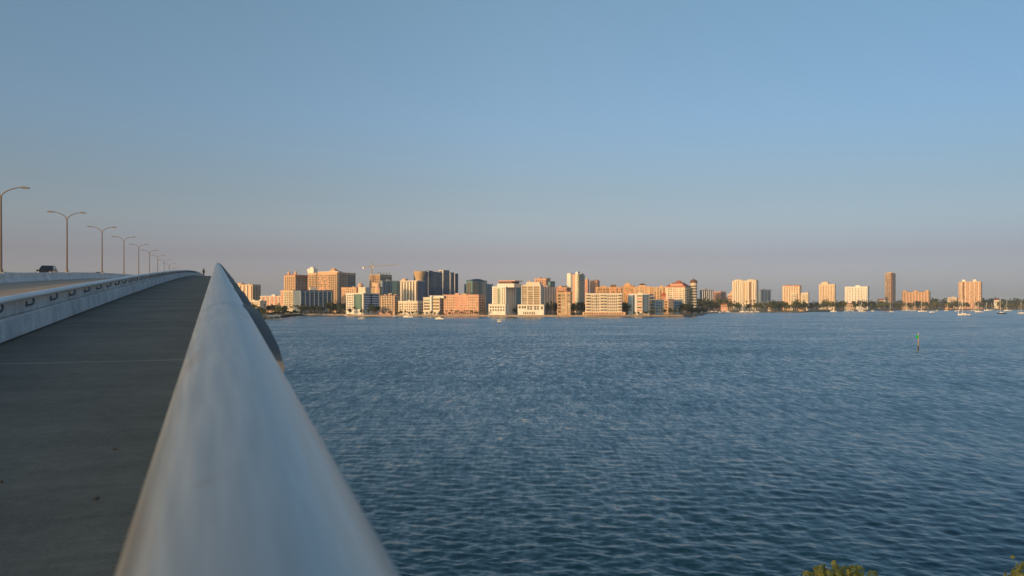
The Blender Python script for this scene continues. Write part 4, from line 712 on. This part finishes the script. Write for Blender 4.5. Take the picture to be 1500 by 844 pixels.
# ---------------------------------------------------------------- vegetation
def quads(bm, pts, size, g, flat=0):
    for p in pts:
        n = Vector(g.normal(0, 1, 3)); n.z = abs(n.z)+flat; n.normalize(); u = n.orthogonal().normalized(); u.rotate(Matrix.Rotation(g.uniform(0, 6.28), 3, n)); v = n.cross(u)
        s = size*g.uniform(.6, 1.3); q = Vector(p)
        bm.faces.new([bm.verts.new(q+u*a*s+v*c*s*.75) for a, c in ((-1,-.4),(0,-.8),(1,0),(0,.9),(-.9,.5))])
CROWNS, TRUNKS = {}, {}
def tree_meshes():
    for kind, m_ in (('leafd', 'leafd'), ('leaf', 'leaf'), ('leafy', 'leafy')):
        CROWNS[kind] = []
        for vv in range(4):
            g = np.random.default_rng(100+vv+len(kind)*7); bm = NB()
            for c in range(11):
                ctr = g.normal(0, 1, 3); ctr /= np.linalg.norm(ctr); ctr *= g.uniform(.1, .75); ctr = ctr*np.array([1, 1, .75])+np.array([0, 0, .1])
                rad = g.uniform(.25, .45); p = g.normal(0, 1, (24, 3)); p /= np.linalg.norm(p, axis=1)[:, None]; p = ctr+p*rad*(g.uniform(.5, 1, (24, 1)))
                quads(bm, p, .13, g)
            me = bpy.data.meshes.new('crown'); bm.to_mesh(me); bm.free(); me.materials.append(M[m_]); CROWNS[kind].append(me)
    CROWNS['palm'] = []
    for vv in range(4):
        g = np.random.default_rng(300+vv); bm = NB()
        for k in range(17):
            az = k*2.4+g.uniform(-.3, .3); el = g.uniform(-.5, 1.2); L_ = g.uniform(.8, 1.05); prev = None
            for i in range(6):
                t_ = i/5; rr = L_*(t_*math.cos(el)*.95); z = L_*(t_*math.sin(el)-.75*t_*t_)
                c = Vector((math.cos(az)*rr, math.sin(az)*rr, z)); wd = .17*math.sin(math.pi*min(.98, t_*.8+.2)); sd = Vector((-math.sin(az), math.cos(az), -.35))*wd
                cur = (bm.verts.new(c+sd), bm.verts.new(c-Vector((sd.x, sd.y, -sd.z))), bm.verts.new(c+Vector((0, 0, .03))))
                if prev:
                    bm.faces.new((prev[0], cur[0], cur[2], prev[2])); bm.faces.new((prev[2], cur[2], cur[1], prev[1]))
                prev = cur
        me = bpy.data.meshes.new('crown'); bm.to_mesh(me); bm.free(); me.materials.append(M['palm']); CROWNS['palm'].append(me)
    for kind in ('tree', 'palm'):
        TRUNKS[kind] = []
        for vv in range(3):
            g = random.Random(vv+9); bm = NB(); dx, dy = g.uniform(-.05, .05), g.uniform(-.05, .05)
            if kind == 'palm': tube(bm, [(0, 0, -.05), (dx*.3, dy*.3, .4), (dx, dy, .8), (dx*1.2, dy*1.2, 1)], [.028, .02, .017, .02], 6)
            else:
                tube(bm, [(0, 0, -.05), (dx, dy, .3), (dx, dy, .65)], [.05, .04, .02], 6)
                for q in range(4):
                    a = q*1.6+g.random(); tube(bm, [(dx, dy, .3+.05*q), (dx+.13*math.cos(a), dy+.13*math.sin(a), .5+.04*q), (dx+.25*math.cos(a), dy+.25*math.sin(a), .7+.03*q)], [.025, .016, .008], 5)
            me = bpy.data.meshes.new('trunk'); bm.to_mesh(me); bm.free(); me.materials.append(M['palmtrunk' if kind == 'palm' else 'trunk']); TRUNKS[kind].append(me)
tree_meshes()
TR = random.Random(21); NT = 0
def tree(kind, px, d, h, label, group, wide=1.0):
    palm = kind == 'palm'; root = empty('palm_tree' if palm else 'broadleaf_tree', (px2x(px, d), d, LAND), TR.uniform(0, 6.28)); tag(root, label, 'palm tree' if palm else 'tree', group)
    if palm:
        inst('trunk', TR.choice(TRUNKS['palm']), root, sc_=(h*1.0, h*1.0, h*.9)); r = TR.uniform(2.2, 3.0); inst('crown', TR.choice(CROWNS['palm']), root, (0, 0, h*.88), TR.uniform(0, 6), (r, r, r))
    else:
        inst('trunk', TR.choice(TRUNKS['tree']), root, sc_=(h, h, h)); r = h*.46*wide*TR.uniform(.85, 1.2); inst('crown', TR.choice(CROWNS[kind]), root, (0, 0, h*.56), TR.uniform(0, 6), (r, r, h*.5))
def grove(px0, px1, d0, d1, n, kinds, h0, h1, where, group, wide=1.0):
    for k in range(n):
        px = px0+(px1-px0)*(k+TR.uniform(.1, .9))/n; lo = max(d0, shore_d(px)+6); d = TR.uniform(lo, max(lo+4, d1)); kd = TR.choice(kinds)
        nm = {'palm': 'slender palm tree', 'leafd': 'dark leafy tree', 'leaf': 'green leafy tree', 'leafy': 'olive green tree'}[kd]
        tree(kd, px, d, TR.uniform(h0, h1)*(1.0 if kd != 'palm' else 1.05), f'{nm} {where}', group, wide)
G1 = 'trees along the downtown shore'; G2 = 'trees along the right shore'
grove(362, 420, 860, 1120, 30, ['palm', 'palm', 'leafd', 'leaf'], 9.1, 15.6, 'on the shore below the pink hotel', G1)
grove(372, 432, 790, 1060, 22, ['leafd', 'leafd', 'leaf'], 4, 7, 'low on the left shore below the pink hotel', G1, 1.5)
grove(432, 505, 1082, 1095, 16, ['leafd', 'leaf'], 3, 5, 'low in front of the dark blue block', G1, 1.5)
grove(425, 484, 1095, 1118, 27, ['palm', 'palm', 'palm', 'leafd'], 7.8, 14.3, 'in front of the dark blue block', G1)
grove(481, 507, 1075, 1095, 8, ['leaf', 'leafd', 'leafd'], 11.7, 19.5, 'between the dark blue block and the white office', G1, 1.2)
grove(510, 556, 1003, 1016, 9, ['leafd', 'leaf', 'palm'], 6.5, 11.7, 'in front of the white teal glass office', G1)
grove(542, 556, 1000, 1010, 3, ['leafd'], 11.7, 15.6, 'at the right corner of the white teal glass office', G1)
grove(560, 650, 985, 990, 17, ['palm', 'leaf', 'leafd'], 3.9, 6.5, 'below the cream low blocks', G1)
grove(652, 716, 981, 984, 15, ['palm', 'palm', 'leafd'], 3.9, 7.2, 'along the foot of the pink building', G1)
grove(743, 760, 990, 1010, 5, ['leafd', 'palm'], 7.8, 11.7, 'between the white tower and the cream gridded tower', G1)
grove(798, 816, 985, 1060, 8, ['leafd', 'leafd', 'palm'], 13.0, 19.5, 'in front of the blue striped office', G1)
grove(838, 857, 980, 1050, 8, ['leafd', 'leafd', 'leaf'], 13.0, 19.5, 'between the tan block and the big cream building', G1)
grove(912, 921, 985, 1010, 5, ['leafd'], 15.6, 22.1, 'right of the big cream building', G1)
grove(920, 958, 975, 980, 8, ['leafd', 'palm', 'leaf'], 3.9, 7.8, 'at the foot of the dark glass building', G1)
grove(958, 1000, 978, 985, 9, ['palm', 'leafd', 'palm'], 6.5, 10.4, 'in front of the pale blue building', G1)
grove(996, 1012, 1005, 1040, 7, ['leafd', 'palm'], 10.4, 18.2, 'below the domed rotunda', G1)
grove(1006, 1035, 1060, 1105, 11, ['leafd'], 5.2, 10.4, 'on the dark green point', G1, 1.3)
grove(1018, 1066, 1600, 1700, 16, ['leaf', 'leafd', 'leafy'], 17.4, 29.0, 'behind the marina', G2, 1.1)
grove(1064, 1186, 1520, 1640, 57, ['leaf', 'leafd', 'palm', 'palm', 'leafy'], 11.6, 24.6, 'on the shore below the twin cream tower', G2)
grove(1186, 1300, 1640, 2080, 52, ['leaf', 'leafd', 'palm', 'leafy'], 13.0, 26.1, 'on the shore below the broad white block', G2)
grove(1290, 1400, 2000, 2150, 42, ['leaf', 'leafd', 'palm', 'leafy'], 13.0, 24.6, 'on the shore around the slim tower', G2)
grove(1400, 1515, 2100, 2230, 40, ['leaf', 'leafd', 'palm', 'leafy'], 13.0, 24.6, 'on the shore near the right edge', G2)
# distant woods: one mass
bm = NB(); g = np.random.default_rng(5)
for k in range(420):
    px = g.uniform(1010, 1650); d = g.uniform(2420, 3000); h = g.uniform(22, 36) if px > 1360 else g.uniform(18, 30)
    c = np.array([px2x(px, d), d, LAND+h*.55]); p = g.normal(0, 1, (44, 3)); p /= np.linalg.norm(p, axis=1)[:, None]
    quads(bm, c+p*np.array([h*.6, h*.5, h*.5])*g.uniform(.6, 1, (44, 1)), h*.11, g)
tag(obj('distant_woods', bm, 'leafd'), 'dark green wooded horizon behind the right shore', 'woods', kind='stuff')

# near shrub trees at the bottom right
MLN = bpy.data.materials.new('sunlit_round_leaf'); MLN.use_nodes = True; t = MLN.node_tree; b_ = t.nodes['Principled BSDF']; N, L = t.nodes.new, t.links.new
tc = N('ShaderNodeTexCoord'); nz = N('ShaderNodeTexNoise'); nz.inputs['Scale'].default_value = 6; L(tc.outputs['Object'], nz.inputs[0])
cr = N('ShaderNodeValToRGB'); cr.color_ramp.elements[0].position = .35; cr.color_ramp.elements[0].color = (.15, .17, .03, 1); cr.color_ramp.elements[1].position = .68; cr.color_ramp.elements[1].color = (.50, .38, .06, 1)
L(nz.outputs[0], cr.inputs[0]); L(cr.outputs[0], b_.inputs['Base Color']); b_.inputs['Roughness'].default_value = .45
def near_tree(px, py, d, seed, label, rw):
    g = np.random.default_rng(seed); zt = py2z(py, d); root = empty('sea_grape_tree', (px2x(px, d), d, .4)); tag(root, label, 'tree', 'leafy trees below the bridge')
    H = zt-.4; bm = NB(); tube(bm, [(0, 0, -.4), (.1, 0, H*.25), (-.1, .1, H*.55)], [.16, .13, .09], 10)
    tips = []
    for k in range(26):
        a = k*2.4+g.uniform(-.3, .3); r = rw*math.sqrt((k+.5)/26)*g.uniform(.8, 1.1); z = H*(.99-.05*(r/rw)**2)-abs(g.normal(0, .12)); tip = Vector((r*math.cos(a), r*math.sin(a), z)); tips.append(tip)
        tube(bm, [(-.05, .05, H*.45), (tip.x*.45, tip.y*.45, H*.62), tip*.92+Vector((0, 0, 0)), tip], [.06, .035, .014, .006], 6)
    obj('trunk', bm, 'trunk', root)
    bm = NB()
    for tip in tips:
        for j in range(70):
            if j < 26: p = tip+Vector((g.normal(0, .09), g.normal(0, .09), g.uniform(-.7, .06)))
            else: p = tip*g.uniform(.72, 1)+Vector((g.normal(0, .28), g.normal(0, .28), g.normal(-.25, .22)))
            n = (Vector((g.normal(0, .7), g.normal(0, .7), g.uniform(.1, 1)))+S*.7).normalized(); u = n.orthogonal().normalized(); v = n.cross(u); s = g.uniform(.06, .11)
            bm.faces.new([bm.verts.new(p+(u*math.cos(q)+v*math.sin(q)*.85)*s) for q in [2*math.pi*i/8 for i in range(8)]])
    obj('crown', bm, MLN, root)
near_tree(1237, 834, 27, 1, 'sunlit round leaved tree top at the lower right below the bridge', 1.4)
near_tree(1533, 833, 26, 2, 'leafy tree top cut by the lower right corner of the view', 1.3)
bm = NB(); g = np.random.default_rng(2); ring = [bm.verts.new((14+16*math.cos(a)*g.uniform(.85, 1.1), 25+6*math.sin(a)*g.uniform(.85, 1.1), .35)) for a in [2*math.pi*k/22 for k in range(22)]]
low = [bm.verts.new((14+(v.co.x-14)*1.15, 25+(v.co.y-25)*1.15, -1)) for v in ring]
bm.faces.new(ring)
for k in range(22): bm.faces.new((low[k], low[(k+1)%22], ring[(k+1)%22], ring[k]))
tag(obj('shore_bank', bm, 'land'), 'low earth bank under the bridge', 'bank', kind='structure')

# ---------------------------------------------------------------- boats, docks, marker
def hull(bm, Lh, B, H, draft=.4, stern=.8):
    secs = []
    for i in range(9):
        t_ = i/8; x = Lh*(t_-.5); wd = B/2*min(1, stern+.6*t_)*(1-max(0, (t_-.45)/.55)**2.2); sh = H*(1+.25*t_*t_)
        secs.append([(x, -wd, sh), (x, -wd*.85, sh*.4), (x, -wd*.4, -draft*.6), (x, 0, -draft), (x, wd*.4, -draft*.6), (x, wd*.85, sh*.4), (x, wd, sh)])
    V = [[bm.verts.new(p) for p in s] for s in secs]
    for a, c in zip(V, V[1:]):
        for k in range(6): bm.faces.new((a[k], a[k+1], c[k+1], c[k]))
        bm.faces.new((a[6], a[0], c[0], c[6]))
    bm.faces.new(V[0])
    bmesh.ops.remove_doubles(bm, verts=bm.verts, dist=.003); bmesh.ops.recalc_face_normals(bm, faces=bm.faces)
def make_sail(hm='boatw', cm='canvasb', Lh=10.5, mh=15):
    root = empty('sailboat'); bm = NB(); hull(bm, Lh, 3.2, 1.15); obj('hull', bm, hm, root)
    bm = NB(); prism(bm, [(-1.0, 1.1), (-.85, 1.75), (.85, 1.75), (1.0, 1.1)], -Lh*.15, Lh*.22); obj('cabin', bm, 'boatw', root)
    bm = NB(); tube(bm, [(Lh*.1, 0, 1.2), (Lh*.1, 0, mh)], [.16, .12], 8); mast = obj('mast', bm, 'alu', root)
    bm = NB(); bar(bm, (Lh*.1, -.9, mh*.6), (Lh*.1, .9, mh*.6), .05); obj('spreader', bm, 'alu', mast)
    bm = NB(); tube(bm, [(Lh*.1, 0, 2.6), (-Lh*.33, 0, 2.7)], [.2, .16], 8); obj('furled_sail', bm, cm, root)
    bm = NB(); tube(bm, [(Lh*.48, 0, 1.5), (Lh*.1, 0, mh*.95)], [.09, .06], 6); obj('furled_jib', bm, 'boatw', root)
    bm = NB(); bar(bm, (Lh*.1, 0, mh), (-Lh*.48, 0, 1.3), .025); obj('stay', bm, 'alu', root)
    return root
def make_motor(cm='boatw', Lh=8):
    root = empty('motorboat'); bm = NB(); hull(bm, Lh, 2.7, 1.2, stern=.92); obj('hull', bm, 'boatw', root)
    bm = NB(); prism(bm, [(-1.0, 1.1), (-.85, 2.3), (.85, 2.3), (1.0, 1.1)], -Lh*.12, Lh*.2); cb = obj('cabin', bm, 'boatw', root)
    bm = NB(); box(bm, -Lh*.08, Lh*.205, -1.01, 1.01, 1.62, 2.05); obj('cabin_window', bm, 'win', cb)
    bm = NB(); box(bm, -Lh*.25, Lh*.12, -1.15, 1.15, 2.75, 2.87)
    for x in (-Lh*.23, Lh*.1):
        for y in (-1.05, 1.05): bar(bm, (x, y, 1.1), (x, y, 2.76), .04)
    obj('canopy', bm, cm, root)
    return root
def dw(py): return CAMZ*K/(py-HY)
protoS = {'w': make_sail(), 't': make_sail('boatw', 'canvas', 9, 13), 'n': make_sail('boatb', 'canvas', 12, 17)}
protoM = {'w': make_motor(), 'c': make_motor('canvas', 9), 'b': make_motor('canvasb', 7)}
used = set()
def boat(P, key, px, d, rz, label, mast_top=None, scale=1.0, group='boats moored in the bay'):
    pr = P[key]; o = copy_tree(pr) if id(pr) in used else pr; used.add(id(pr))
    if mast_top: mh = {'w': 15, 't': 13, 'n': 17}[key]; scale = max(.5, min(1.5, (py2z(mast_top, d))/mh))
    o.location = (px2x(px, d), d, 0); o.rotation_euler = (0, 0, R(rz)); o.scale = (scale,)*3
    tag(o, label, 'sailboat' if P is protoS else 'motorboat', group)
SB = [('w', 1412, 1085, 160, 439, 'largest white sailboat in front of the peach tower, nearest of the fleet'), ('w', 1404, 1700, 20, 440, 'sailboat just left behind the largest white sailboat'), ('t', 1434, 1500, 175, 440, 'white sailboat below the right half of the peach tower'),
 ('w', 1427, 1800, 10, 438, 'far sailboat moored between two white boats below the peach tower'), ('t', 1446, 1850, 165, 443, 'small far sailboat right of the peach tower, left of a pair'), ('w', 1452, 1950, 15, 443, 'small far sailboat right of the peach tower, right of a pair'),
 ('n', 1467, 1235, 100, 432, 'dark hulled sailboat with the tallest mast near the right edge'), ('w', 1476, 1800, 170, 441, 'white sailboat right behind the dark hulled one'), ('w', 1497, 1250, 110, 441, 'white sailboat cut close to the right edge of the view'),
 ('t', 1387, 1750, 12, 444, 'sailboat in front of the low orange shore house'), ('w', 1351, 1570, 170, 438, 'white sailboat below the three arched block with its bow left'), ('w', 1339, 1800, 15, 440, 'far sailboat below the middle of the three arched block'),
 ('t', 1329, 1900, 168, 440, 'far sailboat below the left end of the three arched block'), ('w', 1305, 1520, 95, 443, 'white sailboat seen end on below the slim tower'), ('t', 1263, 1620, 170, 440, 'sailboat below the right end of the broad white block'), ('w', 1258, 1780, 12, 438, 'tall masted sailboat below the middle of the broad white block'),
 ('w', 1246, 1740, 165, 442, 'small sailboat below the left end of the broad white block, right of two'), ('t', 1241, 1700, 10, 441, 'small sailboat below the left end of the broad white block, left of two'),
 ('w', 509, 1035, 160, 450, 'white sailboat at the seawall below the white office'), ('t', 530, 800, 20, 452, 'small sailboat anchored off the white office, nearer than the seawall')]
for k, px, d, rz, mt, lb in SB: boat(protoS, k, px, d, rz, lb, mt)
MBT = [('w', 1221, 1570, 150, 'white motorboat drifting alone off the palms left of the sailboats', 1.5), ('b', 1373, 1700, 20, 'white motorboat with blue canopy among the sailboats', 1.2), ('w', 1365, 1450, 170, 'white motorboat in front of the sailboats left of the largest one', 1.1), ('c', 1324, 1900, 10, 'tan topped motorboat far below the slim tower', 1.2), ('w', 1278, 1720, 160, 'small white motorboat right of the broad white block sailboats', .9),
 ('w', 731, 665, 120, 'sunlit white motorboat crossing the open water below the white tower', .8), ('c', 598, 905, 170, 'tan topped motorboat moored off the low cream block', 1.3), ('c', 644, 790, 165, 'motorboat with tan canopy moored off the cream terraced building', 1.0), ('b', 578, 960, 15, 'small blue topped boat by the seawall below the narrow peach block', .9)]
for k, px, d, rz, lb, s_ in MBT: boat(protoM, k, px, d, rz, lb, None, s_)
MAR = [(1020, 1330), (1024, 1290), (1029, 1350), (1033, 1310), (1038, 1370), (1043, 1400), (1049, 1420), (1054, 1400), (1059, 1440), (1066, 1470), (1088, 1490), (1094, 1495), (1101, 1490), (1108, 1500)]
for i, (px, d) in enumerate(MAR): boat(protoM, 'wcb'[i % 3], px, d, TR.uniform(-30, 200), 'white motorboat berthed in the marina beyond the dark green point' if px < 1070 else 'white motorboat moored below the twin cream tower', None, TR.uniform(.9, 1.5), 'boats berthed at the marina')
def dock(name, label, pa, da, pb, db, wd, z=1.0):
    root = empty(name, (px2x(pa, da), da, 0)); tag(root, label, 'dock'); a = Vector((0, 0, z)); e = Vector((px2x(pb, db)-px2x(pa, da), db-da, z)); n = (e-a).normalized(); sd = Vector((-n.y, n.x, 0))*wd/2
    bm = NB(); v = [bm.verts.new(p+Vector((0, 0, dz))) for dz in (0, .3) for p in (a-sd, e-sd, e+sd, a+sd)]
    for f in ((0,3,2,1),(4,5,6,7),(0,1,5,4),(1,2,6,5),(2,3,7,6),(3,0,4,7)): bm.faces.new([v[i] for i in f])
    obj('decking', bm, 'wood', root); k = max(3, int((e-a).length/7))
    for i in range(min(k, 24)):
        for s_ in (-1, 1):
            p = a.lerp(e, (i+.5)/min(k, 24))+sd*s_*1.05; bm = NB(); tube(bm, [(p.x, p.y, -2), (p.x, p.y, z+1.2+TR.uniform(-.3, .5))], .17, 8); obj('piling', bm, 'pile', root)
dock('pier', 'dark wooden jetty on pilings at the left shore beside the railing', 372, 705, 414, 735, 4)
dock('pier', 'thin pier with pale pilings right of the dark jetty', 414, 800, 448, 830, 2.5, .9)
dock('pier', 'marina dock beyond the dark green point', 1034, 1230, 1066, 1300, 3)
root = empty('boathouse', (px2x(402, 745), 745, 0)); tag(root, 'low open boathouse with grey blue roof on the left jetty', 'boathouse')
bm = NB(); prism(bm, [(-3, 4), (0, 5), (3, 4), (3, 3.8), (-3, 3.8)], -6.5, 6.5); obj('roof', bm, 'bluegrey', root)
for x in (-6, 0, 6):
    for y in (-2.7, 2.7): bm = NB(); bar(bm, (x, y, -1.5), (x, y, 3.9), .14); obj('post', bm, 'pile', root)
# channel marker
d = dw(511.5); root = empty('channel_marker', (px2x(1345.2, d), d, 0)); tag(root, 'wooden channel marker pile with a green square board in open water', 'channel marker')
bm = NB(); tube(bm, [(0, 0, .9), (.02, 0, 5.1)], [.22, .20], 10); obj('pile', bm, 'pile', root, True)
bm = NB(); tube(bm, [(0, 0, -1.5), (0, 0, .9)], [.235, .222], 10); obj('wet_base', bm, 'piledark', root, True)
bm = NB(); box(bm, -1.05, -.1, -.32, -.27, 3.7, 4.65); obj('board', bm, 'green', root)
bm = NB(); box(bm, -.12, .12, -.12, .12, 5.1, 5.35); obj('cap', bm, 'boatw', root)

# ---------------------------------------------------------------- air
bm = NB(); box(bm, -12500, 12500, -12500, 12500, -4, 125)
HZ = bpy.data.materials.new('pale_haze'); HZ.use_nodes = True; HZ.node_tree.nodes.remove(HZ.node_tree.nodes['Principled BSDF'])
pv = HZ.node_tree.nodes.new('ShaderNodeVolumePrincipled'); pv.inputs['Color'].default_value = (.70, .85, 1, 1); pv.inputs['Density'].default_value = HAZE; pv.inputs['Anisotropy'].default_value = 0
HZ.node_tree.links.new(pv.outputs[0], HZ.node_tree.nodes['Material Output'].inputs['Volume'])
tag(obj('haze', bm, HZ), 'thin pale evening haze over the bay', 'haze', kind='stuff')
